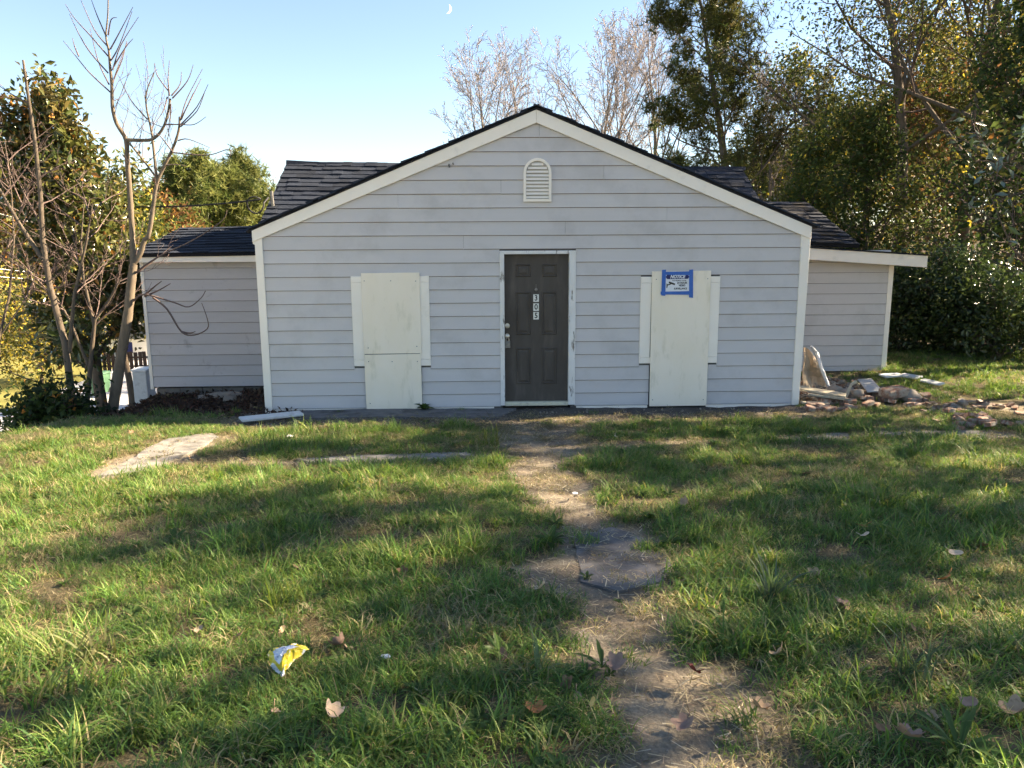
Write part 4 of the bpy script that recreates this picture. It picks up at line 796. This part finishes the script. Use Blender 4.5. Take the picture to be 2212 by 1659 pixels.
# the bare sapling, branch by branch
def c1(x, y): return (x*.3038, y*.3038)
def c2(x, y): return (x*.3473, 432+y*.3473)
main = [([(232, 925), (243, 885), (262, 765), (276, 682), (283, 616), (288, 571)], .085, .055),
        ([(288, 571), (286, 540), (285.6, 504), (281, 425), (275, 349), (272, 302), (252, 267), (243, 231), (241.5, 182), (238, 146), (235, 109), (229, 79), (233, 30), (234, -40)], .045, .006),
        ([(288, 571), (303, 548), (312, 519), (322, 504), (334, 425), (340, 392), (352, 365), (374, 319), (386, 282), (388, 252)], .040, .014),
        ([(340, 392), (337, 374), (330, 304), (325, 273), (316, 229), (317, 197), (333, 156)], .022, .006),
        ([(337, 383), (307, 343), (275, 304)], .014, .012), ([(274, 302), (300, 303), (328, 301), (349, 282), (361, 252), (368, 213)], .026, .014)]
tw1 = [[(755, 260), (690, 110), (650, 0)], [(765, 330), (670, 210), (575, 0)], [(770, 400), (640, 250), (530, 130), (465, 30)], [(770, 520), (640, 370), (560, 240), (495, 100)], [(790, 660), (640, 520), (540, 400), (450, 290)], [(785, 350), (850, 230), (945, 50)], [(790, 430), (850, 320), (940, 80)], [(800, 500), (860, 320), (985, 120)], [(810, 470), (890, 340), (945, 275)], [(810, 560), (870, 420), (900, 290)], [(770, 250), (790, 140), (830, 125)], [(775, 600), (700, 440), (640, 200)], [(790, 640), (830, 500), (905, 300)], [(560, 400), (530, 330), (515, 270)],
       [(1205, 680), (1195, 560), (1205, 430)], [(1200, 650), (1120, 540), (1100, 450)], [(1220, 680), (1280, 600), (1290, 510)], [(1225, 700), (1330, 580), (1375, 460)], [(1215, 740), (1210, 860), (1190, 1010)], [(1170, 885), (1280, 885), (1380, 885), (1465, 830)], [(1190, 690), (1160, 790), (1085, 900)],
       [(1280, 860), (1330, 700), (1440, 490)], [(1285, 850), (1370, 680), (1430, 560)], [(1290, 880), (1400, 760), (1480, 600)], [(1285, 900), (1400, 790), (1455, 660)], [(1265, 1000), (1340, 990), (1490, 1050)], [(1230, 1085), (1380, 1100), (1500, 1100), (1630, 1060), (1635, 1110)], [(1050, 850), (930, 710), (840, 530)], [(1290, 850), (1320, 780), (1375, 660)], [(1230, 1085), (1150, 980), (1100, 940)], [(1180, 1175), (1250, 1170), (1330, 1180)]]
tw2 = [[(815, 640), (880, 590), (960, 600), (1090, 640), (1175, 665), (1250, 610), (1278, 565)], [(950, 605), (1040, 680), (1130, 820), (1210, 840), (1290, 800), (1290, 740), (1255, 640)], [(850, 450), (900, 410), (1010, 340), (1200, 250), (1380, 130), (1412, 60)], [(1130, 820), (1180, 828), (1215, 818)], [(900, 590), (960, 540), (1005, 505)], [(900, 600), (990, 560), (1060, 520)]]
YS = 11.3; b0 = at(232, 925, YS); sap = empty('sapling', b0); tag(sap, 'tall bare sapling with upswept twigs leaning before the lean-to', 'tree'); rng_ = np.random.default_rng(3)
def smooth(P, k=4):
    out = []
    for i in range(len(P)-1):
        p0, p1, p2, p3 = P[max(i-1, 0)], P[i], P[i+1], P[min(i+2, len(P)-1)]
        for q in range(k): t = q/k; out.append(.5*((2*p1)+(p2-p0)*t+(2*p0-5*p1+4*p2-p3)*t*t+(3*p1-p0-3*p2+p3)*t**3))
    return out+[P[-1]]
br = []
fine = []; SF = dict(seg=(4, 3), n=(2,), t0=(.3,), ang=(35,), ratio=(.5,), rr=(.6,), gnarl=(.10, .15), trop=(.12, .1), taper=(.8, .7), prof=lambda t: 1, rmin=.0025)
for kk_, (pts, ra, rb) in enumerate(main):
    P = smooth([at(x, y, YS)-b0 for x, y in pts]); n = len(P); br.append((P, [(ra+(rb-ra)*i/(n-1))*(1+.10*math.sin(i*2.3+kk_)*rng_.random()) for i in range(n)], 0))
    for q in range(2 if kk_ == 0 else 7):
        i = int(rng_.integers(n//3, n)); d = Vector(rng_.normal(0, 1, 3)); d.z = abs(d.z)+.4; grow(rng_, P[i], d.normalized(), rng_.uniform(.25, .8), .006, 0, SF, fine)
o = bpy.data.objects.new('trunk', branches_mesh('trunk', br, bark_tan, (9,))); link(o, sap); br = []
for lst, cv, ra in ((tw1, c1, .011), (tw2, c2, .017)):
    for pts in lst:
        dy = rng_.normal(0, .35); nn = len(pts); P = smooth([at(*cv(x, y), YS+(dy*i/nn if cv is c1 else -.25*i/nn))-b0 for i, (x, y) in enumerate(pts)]); n = len(P); br.append((P, [max(.0035, ra*(1-.72*i/(n-1))) for i in range(n)], 0))
o = bpy.data.objects.new('twigs', branches_mesh('twigs', br+fine, twig_m, (5, 4))); link(o, sap)
# distance beyond the driveway
for i, (px, Y, h, sp) in enumerate(((438, 55, 10.8, 1.35), (518, 58, 11.3, 1.3), (385, 62, 8.6, 1.2), (575, 60, 8.8, 1.1))):
    tree('pine_tree', ('round topped sunlit pine left of centre beyond the lean-to', 'sunlit pine with the highest top beyond the lean-to', 'lower bluish pine at the outer side of the distant group', 'distant pine partly hidden by the shingle roof')[i], 'tree', X(px, Y), Y, h, .28, 'pine', 130+i, 2300, .60, [(.15, .175, .05), (.19, .20, .06), G2], [3, 2, 2], needles=True, group='distant sunlit pines', jit=.35, spread=1.25, zb=-3.6, over=dict(prof=lambda t: 1.1*math.sin(math.pi*(.30+.62*t)), t0=(.35, .3, .3), n=(17, 6, 4)))
for i, (px, Y, h, cs) in enumerate(((318, 50, 6.8, [(.34, .17, .05), BR, OL]), (60, 48, 8.5, [OL, BR, YE]), (150, 52, 8.8, [OL, G3, YE]), (235, 46, 7.6, [OL, G2, YE]), (-20, 44, 9, [BR, OL, OR]), (380, 70, 9.5, [OR, OL, BR]), (440, 75, 9.5, [OL, G2, BR]), (530, 80, 10, [OL, BR, G3]))):
    tree('autumn_tree', ('orange autumn tree between the sapling stems', 'olive autumn tree far behind the dark shrub', 'yellowish autumn tree far behind the magnolia', 'low olive tree behind the dark fence', 'brown autumn tree at the frame edge beyond the driveway', 'small orange tree at the foot of the distant pines', 'olive tree at the foot of the distant pines', 'farthest olive tree under the roof corner')[i], 'tree', X(px, Y), Y, h, .18, 'std', 150+i, 5500, .34, cs, [2, 2, 1], group='autumn trees beyond the driveway', jit=.5, spread=1.4, zb=-3.2, twigs=False)
# picket fence, wheeled bin, white cabinet
fe = empty('picket_fence', at(262, 802, 31)); fe.scale = (.85, .85, .8); tag(fe, 'dark brown board fence beyond the driveway', 'fence'); f0 = Vector(fe.location); pk = slab(.17, .025, .95).mesh('picket', [fence_m])
for i in range(24):
    o = bpy.data.objects.new('picket', pk); link(o, fe); o.location = (-1.6+i*.205, (.25*i if i < 14 else 3.4-.3*(i-14))*.06, .02*math.sin(i*2.1)); o.rotation_euler = (0, R(1.5*math.sin(i*3.7)), 0)
m = MB(); m.box(-1.7, 3.2, .10, .14, .2, .28); m.box(-1.7, 3.2, .10, .14, .65, .73); m.build('rail', fence_m, fe)
bl = at(218, 850, 23.6); bn = empty('wheeled_bin', bl); bn.scale = (.78,)*3; tag(bn, 'green wheeled rubbish bin standing by the driveway', 'bin')
def frus(z0, z1, a0, a1, b0_, b1): m = MB(); m.hexa([(-a0, -b0_, z0), (a0, -b0_, z0), (a0, b0_, z0), (-a0, b0_, z0), (-a1, -b1, z1), (a1, -b1, z1), (a1, b1, z1), (-a1, b1, z1)]); return m
frus(.04, .78, .24, .30, .26, .34).build('body', bin_m, bn, bevel=.03); frus(.79, .87, .33, .29, .38, .32).build('lid', bin_m, bn, bevel=.02)
for s in (-1, 1): m = MB(); m.tube([(s*.2, .24, .1), (s*.27, .24, .1)], .1, 12); m.build('wheel', cable_m, bn)
m = MB(); m.tube([(-.24, .40, .80), (.24, .40, .80)], .02, 8); m.build('handle', bin_m, bn)
wb = at(314, 858, 17.0); ce = empty('utility_cabinet', wb); tag(ce, 'white metal cabinet standing beyond the lean-to corner', 'cabinet')
m = MB(); m.box(-.15, .15, -.2, .2, -.3, .60); m.build('body', sheetw_m, ce, bevel=.01); m = MB(); m.box(-.17, .17, -.22, .22, .605, .66); m.build('lid', signw_m, ce, bevel=.01)
# pale house glimpsed beyond the fence
hb = at(285, 766, 37); nb = empty('far_house', hb); nb.scale = (.6,)*3; tag(nb, 'white house glimpsed beyond the dark fence', 'house')
m = MB(); m.box(-2.6, 2.4, 0, 5, -.6, 1.3); m.build('wall', white_m, nb); m = MB(); m.prism([(-2.9, 1.3), (2.7, 1.3), (2.4, 2.2), (-2.6, 2.2)], -.3, 5.2); m.build('roof', concrete_m, nb)
m = MB(); m.box(-.9, .1, -.02, .02, .1, 1.0); m.build('window', navy_m, nb)
# thin daytime moon
mm, nn_, oo_ = nmat('moon_glow'); e_ = N(nn_, 'ShaderNodeEmission'); e_.inputs[0].default_value = (.9, .95, 1, 1); e_.inputs[1].default_value = .55; nn_.links.new(e_.outputs[0], oo_.inputs[0])
mp = at(966, 19, 3000); m = MB(); rr0 = 16; fwd = (mp-Vector((0, 0, EYE))).normalized(); rx = fwd.cross(Vector((0, 0, 1))).normalized(); uz = rx.cross(fwd); axm = (rx*.95+uz*-.3).normalized(); bym = fwd.cross(axm)
for i in range(13):
    a = R(-80+160*i/12); o1 = axm*math.cos(a)*rr0+bym*math.sin(a)*rr0; o2 = axm*math.cos(a)*rr0*.55+bym*math.sin(a)*rr0; m.v += [tuple(mp+o1), tuple(mp+o2-fwd*3)]
for i in range(12): m.f.append([2*i, 2*i+1, 2*i+3, 2*i+2]); m.m.append(0)
o = m.build('moon', mm, None); tag(o, 'thin pale crescent moon high in the blue sky', 'moon', kind='structure')

# ------------------------------------------------------------------ grass
rg = np.random.default_rng(77)
def blades(n, rad, lmin, lmax, wid, lean, cols, wts, seg=3, curve=.9, flat=.4):
    th = rg.uniform(0, 6.28, n); r = rad*np.sqrt(rg.random(n)); bx, by = r*np.cos(th), r*np.sin(th); L = rg.uniform(lmin, lmax, n); az = rg.uniform(0, 6.28, n); l0 = np.abs(rg.normal(lean, .3, n)); V = []; w = wid*rg.uniform(.7, 1.3, n)
    x, y, z = bx.copy(), by.copy(), np.full(n, -.01); a = l0*flat; px, py = -np.sin(az+.5*rg.normal(0, 1, n)), np.cos(az)
    for s in range(seg+1):
        ww = w*(1-(s/seg)**1.6)*.5+.0004; V.append(np.stack([x-px*ww, y-py*ww, z], 1)); V.append(np.stack([x+px*ww, y+py*ww, z], 1)); d = L/seg
        x = x+np.sin(a)*np.cos(az)*d; y = y+np.sin(a)*np.sin(az)*d; z = z+np.cos(a)*d; a = a+curve*l0/seg*1.4; z = np.maximum(z, .004)
    V = np.stack(V, 1); nv = 2*(seg+1); i = np.arange(n)[:, None]*nv; F = np.concatenate([i+[[2*s, 2*s+1, 2*s+3, 2*s+2]] for s in range(seg)])
    c = np.array(cols)[rg.choice(len(cols), n, p=np.array(wts)/sum(wts))]*rg.uniform(.75, 1.25, (n, 1))
    return V.reshape(-1, 3), F, np.repeat(c, nv, 0)
GC = [(.10, .205, .045), (.14, .235, .055), (.08, .175, .055), (.21, .265, .08)]; ST = [(.36, .30, .16), (.28, .22, .12), (.42, .37, .22)]
src = bpy.data.collections.new('grass_clumps')
def clump(V, F, c): o = bpy.data.objects.new('grass_clump', mesh_np('grass_clump', V, [F], cols=c, mats=[grass_m])); src.objects.link(o)
for k in range(4): clump(*blades(72, .14, .045, .14, .0062, 1.2, GC+ST[:1], [3, 3, 2, 1.8, .8]))       # 0-3 turf
for k in range(2): clump(*blades(80, .15, .04, .13, .0050, 1.5, ST+GC[:2], [2, 1.5, 2, 1.5, 1.5]))     # 4-5 straw
for k in range(3): clump(*blades(40, .09, .10, .24, .0080, 1.1, GC+ST[:1], [3, 3, 2, 2.5, 1.0], 4))       # 6-8 tufts
def rosette(n, L0, w0):
    V = []; F = []; C = []
    for i in range(n):
        az = 2*math.pi*i/n*1.618*3+rg.uniform(-.3, .3); L = L0*rg.uniform(.6, 1.2); a = rg.uniform(.5, 1.25); px, py = -math.sin(az), math.cos(az); x = y = 0; z = .005; b = len(V); c = np.array((.07, .125, .035))*rg.uniform(.7, 1.3)
        for s in range(5):
            ww = w0*(.15, .55, 1, .8, .05)[s]*.5; V += [(x-px*ww, y-py*ww, z+ww*.4), (x, y, z), (x+px*ww, y+py*ww, z+ww*.4)]; C += [c]*3; x += math.sin(a)*math.cos(az)*L/4; y += math.sin(a)*math.sin(az)*L/4; z = max(.006, z+math.cos(a)*L/4); a += .22
        for s in range(4):
            for q in (0, 1): F.append([b+3*s+q, b+3*s+q+1, b+3*s+q+4, b+3*s+q+3])
    return np.array(V), np.array(F), np.array(C)
for k in range(3): clump(*rosette(12, .085, .026))                                                     # 9-11 broad weeds
for k in range(2): clump(*blades(130, .17, .02, .08, .0032, 1.7, [(.27, .22, .13), (.18, .135, .085), (.36, .31, .20), (.12, .15, .06)], [3, 2, 2, 2.5], 3, .5, .8))   # 12-13 thatch
def scatter():
    P = []; 
    for (y0, y1, dens) in ((1.6, 4.2, 210), (4.2, 7.0, 165), (7.0, 10.6, 120), (10.6, 17, 70)):
        n = int((y1-y0)*(13 if y1 < 11 else 19)*dens); x = rg.uniform(-6.5, 6.5, n) if y1 < 11 else rg.uniform(-7, 12, n); y = rg.uniform(y0, y1, n)
        ok = (np.abs(x-.02*y) < .74*y+.8) & ~((x > -3.2) & (x < 4.42) & (y > D-.05)) & ~((x < -3.2) & (x > -5.75) & (y > 12.95)) & ~((x > 4.3) & (x < 7) & (y > 13.1)); P.append(np.stack([x[ok], y[ok]], 1))
    P = np.concatenate(P); x, y = P.T; b = bare(x, y); pat = fbm(x*1.1, y*1.1, 13); thin = sm(.50, .66, fbm(x*3.7, y*3.7, 91)); keep = rg.random(len(x)) < np.clip(1-b*1.08, 0.012, 1)*(1-.82*thin); x, y, b, pat = x[keep], y[keep], b[keep], pat[keep]
    n = len(x); k = rg.integers(0, 4, n); u = rg.random(n); p2 = fbm(x*2.6, y*2.6, 17)
    straw = u < np.clip(.21+.9*(p2-.50)*2+.5*b, .09, .75); k = np.where(straw, rg.integers(4, 6, n), k); tuft = (~straw) & (rg.random(n) < np.clip(.13+1.1*(pat-.46), .04, .34)); k = np.where(tuft, rg.integers(6, 9, n), k)
    nearp = np.exp(-pdist(x, y, PATH)**2*.25); weed = rg.random(n) < .06+.14*nearp*(y < 6.5); k = np.where(weed, rg.integers(9, 12, n), k)
    sc = (.47+.70*pat)*rg.uniform(.75, 1.25, n)*np.where(b > .3, .7, 1)
    nt_ = 9000; tx, ty = rg.uniform(-6.5, 6.8, nt_), 1.7+9.0*np.sqrt(rg.random(nt_)); ok = (np.abs(tx-.02*ty) < .74*ty+.6) & (rg.random(nt_) < 1-.88*bare(tx, ty)) & (ty < D-.5); tx, ty = tx[ok], ty[ok]; n2 = len(tx)
    return np.r_[x, tx], np.r_[y, ty], np.r_[k, rg.integers(12, 14, n2)], np.r_[sc, rg.uniform(.7, 1.2, n2)]
x, y, k, sc = scatter(); z = gz(x, y)
me = bpy.data.meshes.new('grass'); me.vertices.add(len(x)); me.vertices.foreach_set('co', np.stack([x, y, z], 1).astype(np.float32).ravel())
def att(nm, t, v): a = me.attributes.new(nm, t, 'POINT'); a.data.foreach_set('vector' if t == 'FLOAT_VECTOR' else 'value', np.ascontiguousarray(v).ravel())
att('pick', 'INT', k.astype(np.int32)); att('size', 'FLOAT', sc.astype(np.float32)); att('turn', 'FLOAT_VECTOR', np.stack([rg.normal(0, .12, len(x)), rg.normal(0, .12, len(x)), rg.uniform(0, 6.28, len(x))], 1).astype(np.float32))
me.materials.append(grass_m); grass = bpy.data.objects.new('grass', me); link(grass); tag(grass, 'shaggy green lawn grass mixed with straw and weeds', 'grass', kind='stuff')
ng = bpy.data.node_groups.new('scatter_grass', 'GeometryNodeTree'); ng.interface.new_socket('Geometry', in_out='INPUT', socket_type='NodeSocketGeometry'); ng.interface.new_socket('Geometry', in_out='OUTPUT', socket_type='NodeSocketGeometry')
gi = ng.nodes.new('NodeGroupInput'); go = ng.nodes.new('NodeGroupOutput'); ip = ng.nodes.new('GeometryNodeInstanceOnPoints'); ci = ng.nodes.new('GeometryNodeCollectionInfo'); ci.inputs['Collection'].default_value = src; ci.inputs['Separate Children'].default_value = True; ci.inputs['Reset Children'].default_value = True
def na(nm, t): a = ng.nodes.new('GeometryNodeInputNamedAttribute'); a.data_type = t; a.inputs['Name'].default_value = nm; return a.outputs['Attribute']
ng.links.new(gi.outputs[0], ip.inputs['Points']); ng.links.new(ci.outputs[0], ip.inputs['Instance']); ip.inputs['Pick Instance'].default_value = True
ng.links.new(na('pick', 'INT'), ip.inputs['Instance Index']); ng.links.new(na('size', 'FLOAT'), ip.inputs['Scale']); ng.links.new(na('turn', 'FLOAT_VECTOR'), ip.inputs['Rotation']); ng.links.new(ip.outputs[0], go.inputs[0])
gm = grass.modifiers.new('scatter', 'NODES'); gm.node_group = ng
# single plants that stand out
def plant(px, py, V, F, c, label, sc, rot=0, name='grass_tuft', cat='plant', mat=grass_m):
    p = gnd(px, py); o = bpy.data.objects.new(name, mesh_np(name, V, [F], cols=c, mats=[mat])); link(o); o.location = (p.x, p.y, g1(p.x, p.y)+.01); o.scale = (sc,)*3; o.rotation_euler = (0, 0, rot); tag(o, label, cat)
BL = [(.10, .16, .10), (.13, .19, .12), (.08, .13, .07)]
plant(1665, 1310, *blades(26, .035, .20, .38, .013, .75, BL, [1, 1, 1], 5), 'spiky bluish grass tuft right of the dark slab', 1.0)
plant(1165, 1465, *blades(20, .03, .12, .26, .009, .95, BL, [1, 1, 1], 5), 'broad bladed tuft beside the path left of the bare dirt', .95)
plant(1300, 1450, *rosette(12, .13, .02), 'flat ribbed rosette weed on the bare dirt', 1.0, name='weed')
plant(2070, 1640, *rosette(20, .34, .034), 'large dark rosette weed at the lower frame edge', .62, name='weed')
plant(1190, 1180, *rosette(20, .15, .035), 'bright leafy weed beside the path before the dark slab', 1.0, name='weed')
plant(1970, 1470, *blades(30, .08, .18, .36, .010, .7, BL, [1, 1, 1], 5), 'leaning pale tuft in the lower right lawn', .9)
plant(620, 1310, *blades(60, .12, .12, .26, .007, .7, [(.13, .19, .04), (.16, .2, .05)], [1, 1], 4), 'bright upright tuft in the left sun patch', 1.0)
plant(1060, 965, *blades(60, .12, .14, .32, .007, .7, [(.12, .18, .04), (.2, .2, .07)], [2, 1], 4), 'yellow green tuft at the corner of the crossing path', 1.0)
plant(180, 1430, *blades(60, .15, .16, .36, .008, 1.0, [(.3, .29, .14), (.2, .22, .1)], [1, 1], 5), 'pale straw tuft at the left lawn edge', 1.0)
plant(916, 887, *rosette(16, .16, .07), 'small ivy clump at the foot of the left plywood', .9, name='ivy')
V, F, c = blades(14, .12, .10, .30, .008, .5, [(.10, .05, .035), (.14, .08, .05)], [1, 1], 4); plant(1420, 872, V, F, c, 'dry brown weed stems before the right plywood', .9, name='dead_weed', mat=dead_m)
# fallen leaves
def leafshape(lobes, L, seed):
    L = L*.60
    r = np.random.default_rng(seed); pts = []; n = 26
    for i in range(n):
        a = 2*math.pi*i/n; q = .5+.28*abs(math.cos(lobes*a/2)) if lobes else .30+.20*abs(math.cos(a)); pts.append((L*q*math.cos(a), L*q*math.sin(a)*(1 if lobes else .8)))
    m = MB(); m.v = [(0, 0, 0)]; cu = r.uniform(.5, 1.2); tw_ = r.uniform(-.6, .6)
    for ring in (.5, 1):
        for (x, y) in pts: X_, Y_ = x*ring, y*ring; m.v.append((X_, Y_, cu*(Y_*Y_+.6*X_*X_)/L+tw_*X_*Y_/L+.012*math.sin(40*X_)*ring))
    for i in range(n): j = (i+1) % n; m.f.append([0, 1+i, 1+j]); m.f.append([1+i, 1+n+i, 1+n+j, 1+j])
    m.m = [0]*len(m.f); m.tube([(-L*.45, 0, .004), (-L*.9, .01, .02)], [.0022, .0015], 4); return m
LC = {'tan': (.38, .26, .16), 'brown': (.24, .13, .075), 'rust': (.42, .17, .06), 'red': (.16, .03, .025), 'pink': (.30, .19, .14), 'yellow': (.5, .36, .12), 'pale': (.48, .36, .25)}
for kc, cv in LC.items(): surf('leaf_'+kc, tuple(v*.85 for v in cv), tuple(min(1, v*1.15) for v in cv), 30, rough=.75, bump=.3, bscale=60, dirt=tuple(v*.5 for v in cv), dscale=20, dlo=.6, dhi=.75, rnd=.12)
UN = [(1155, 1560, 'rust', .10, 5, 'bright orange lobed leaf on the bare dirt at the bottom'), (1680, 1442, 'tan', .09, 5, 'tan leaf standing on the bare dirt by the grass'), (1497, 1490, 'red', .07, 5, 'dark red leaf on the bare dirt'), (1815, 1325, 'pink', .12, 5, 'large pinkish brown leaf in the right lawn'), (2040, 1275, 'rust', .13, 0, 'curled brown leaf near the right frame edge'), (1960, 1640, 'pink', .10, 5, 'big curled leaf with pale rim at the bottom edge'), (2190, 1560, 'tan', .12, 5, 'wide tan leaf cut by the right frame edge'), (2085, 1550, 'pink', .11, 0, 'grey brown folded leaf left of the wide tan leaf'), (1168, 1302, 'pale', .08, 5, 'sunlit pale leaf beside the path'), (718, 1567, 'pale', .09, 5, 'pale leaf standing in the lower left lawn'), (598, 1573, 'tan', .09, 0, 'tan leaf lying below the snack wrapper'), (1278, 1562, 'yellow', .06, 0, 'small yellow leaf right of the orange leaf'), (1860, 1150, 'rust', .12, 0, 'reddish leaf on end in the middle of the right lawn'), (1866, 1178, 'pale', .10, 0, 'pale leaf just below the reddish leaf'), (2060, 1225, 'pale', .12, 0, 'pale leaf in the sun patch at right')]
lc = {}
for i, (px, py, kc, L, lob, lb) in enumerate(UN):
    p = gnd(px, py); o = leafshape(lob, L, i).build('fallen_leaf', MATS['leaf_'+kc], None, smooth=True); o.location = (p.x, p.y, g1(p.x, p.y)+.045+.02*(i % 3)); o.rotation_euler = (rg.uniform(-.5, .5)+.35, rg.uniform(-.4, .4), rg.uniform(0, 6.28)); tag(o, lb, 'leaf', 'fallen leaves')
shapes = [leafshape(l, .085, 40+i).mesh('fallen_leaf', [MATS['leaf_'+kc]], True) for i, (l, kc) in enumerate(((5, 'tan'), (0, 'brown'), (5, 'pink'), (0, 'tan'), (5, 'brown'), (0, 'pale')))]
spots = [(1005, 915), (905, 928), (935, 925), (1045, 930), (1740, 1030), (1690, 982), (1480, 1100), (1950, 1010), (2150, 1045), (2100, 1120), (2120, 1195), (1700, 1340), (1760, 1255), (1970, 1380), (1330, 1455), (1250, 1520), (1225, 1500), (1560, 1620), (1640, 1560), (850, 1205), (735, 1410), (610, 1375), (520, 1390), (430, 1378), (760, 1420), (1090, 1440), (640, 1240), (330, 930), (285, 940), (360, 915), (410, 1000), (120, 985), (80, 1010), (440, 1400), (870, 1250), (1330, 950), (2010, 1560), (1900, 1600), (1480, 1580), (1390, 1600)]
for i, (px, py) in enumerate(spots):
    p = gnd(px, py); o = bpy.data.objects.new('fallen_leaf', shapes[i % 6]); link(o); s_ = rg.uniform(.7, 1.15); o.scale = (s_,)*3; o.location = (p.x, p.y, g1(p.x, p.y)+rg.uniform(.02, .06)); o.rotation_euler = (rg.normal(.25, .35), rg.normal(0, .35), rg.uniform(0, 6.28)); tag(o, ('small tan lobed leaf lying in the grass', 'small brown oval leaf lying in the grass', 'small reddish brown lobed leaf lying in the grass', 'small tan oval leaf lying in the grass', 'small brown lobed leaf lying in the grass', 'small pale oval leaf lying in the grass')[i % 6], 'leaf', ('small tan lobed leaves', 'small brown oval leaves', 'small reddish lobed leaves', 'small tan oval leaves', 'small brown lobed leaves', 'small pale oval leaves')[i % 6])
# leaf litter on the bank and straw, twigs and chips on the dirt
n = 5200; x = rg.uniform(-6.0, -2.6, n); y = rg.uniform(9.6, 13.0, n); ok = (y > 9.9+.5*fbm(x*2, x*0, 3)-.2*(x+3)*0) & (rg.random(n) < np.clip((y-9.3)/2.2, 0, 1)); x, y = x[ok], y[ok]; C = np.stack([x, y, gz(x, y)+rg.uniform(.003, .03, len(x))], 1)
o = bpy.data.objects.new('leaf_litter', leaf_cloud('leaf_litter', C, .075, pal(rg, len(x), [(.10, .05, .037), (.085, .055, .04), (.15, .10, .065), (.055, .04, .032)], [2, 3, 1.2, 3]), rg, dead_m, .6, 1.5)); link(o); tag(o, 'red brown leaf litter on the bank under the lean-to', 'litter', kind='stuff')
n = 60000; x = rg.uniform(-4.5, 6.5, n); y = rg.uniform(1.8, 10.5, n); b = bare(x, y); ok = (rg.random(n) < b) & (np.abs(x) < .74*y+.6) & ~((y > D-.6) & (rg.random(n) < .75)); x, y = x[ok], y[ok]; n = len(x); az = rg.uniform(0, 6.28, n); L = rg.uniform(.02, .09, n); d = np.stack([np.cos(az), np.sin(az), rg.normal(0, .15, n)], 1)*L[:, None]; s = np.stack([-np.sin(az), np.cos(az), np.zeros(n)], 1)*rg.uniform(.001, .0035, n)[:, None]; C = np.stack([x, y, gz(x, y)+rg.uniform(.0, .012, n)], 1)
V = np.stack([C-s, C+s, C+d+s*.5, C+d-s*.5], 1).reshape(-1, 3); V[:, 2] = np.maximum(V[:, 2], gz(V[:, 0], V[:, 1])-.002); F = np.arange(4*n).reshape(-1, 4); cl_ = pal(rg, n, [(.42, .35, .22), (.30, .22, .14), (.5, .45, .33), (.16, .11, .08)], [3, 2, 1, 1])
o = bpy.data.objects.new('straw_litter', mesh_np('straw_litter', V, [F], cols=np.repeat(cl_, 4, 0), mats=[dead_m])); link(o); tag(o, 'dry straw and chips strewn over the worn dirt', 'litter', kind='stuff')
n = 2200; x = rg.uniform(-4, 6, n); y = rg.uniform(2, 10.4, n); ok = (rg.random(n) < bare(x, y)*1.0) & (np.abs(x) < .74*y+.6); x, y = x[ok], y[ok]; m = MB()
for i in range(len(x)):
    s = rg.uniform(.004, .014); a = rg.uniform(0, 3); z = g1(x[i], y[i])-.002; q = [(s*math.cos(a+t)*1.3, s*math.sin(a+t)) for t in (0, 1.4, 3.0, 4.6)]; b = len(m.v); m.v += [(x[i]+u, y[i]+v, z-.01) for u, v in q]+[(x[i]+u*.7, y[i]+v*.7, z+s*.8) for u, v in q]
    for f in ((4, 5, 6, 7), (0, 1, 5, 4), (1, 2, 6, 5), (2, 3, 7, 6), (3, 0, 4, 7)): m.f.append([b+t for t in f]); m.m.append(0)
o = m.build('gravel', rock_m, None); tag(o, 'scattered small stones in the worn dirt', 'gravel', kind='stuff')
for i, (px, py, sx, lb) in enumerate(((628, 951, .07, 'flat white plastic scrap in the grass before the gable wall'), (1242, 1079, .045, 'small white scrap on the path in the grass'), (835, 1442, .035, 'tiny pale scrap right of the snack wrapper'))):
    p = gnd(px, py); place(rockmesh(sx*.6, sx*.4, .006, 50+i), 'plastic_scrap', sheetw_m, (p.x, p.y, g1(p.x, p.y)+.05), (5, 8, 20*i), lb, 'litter', bevel=0)
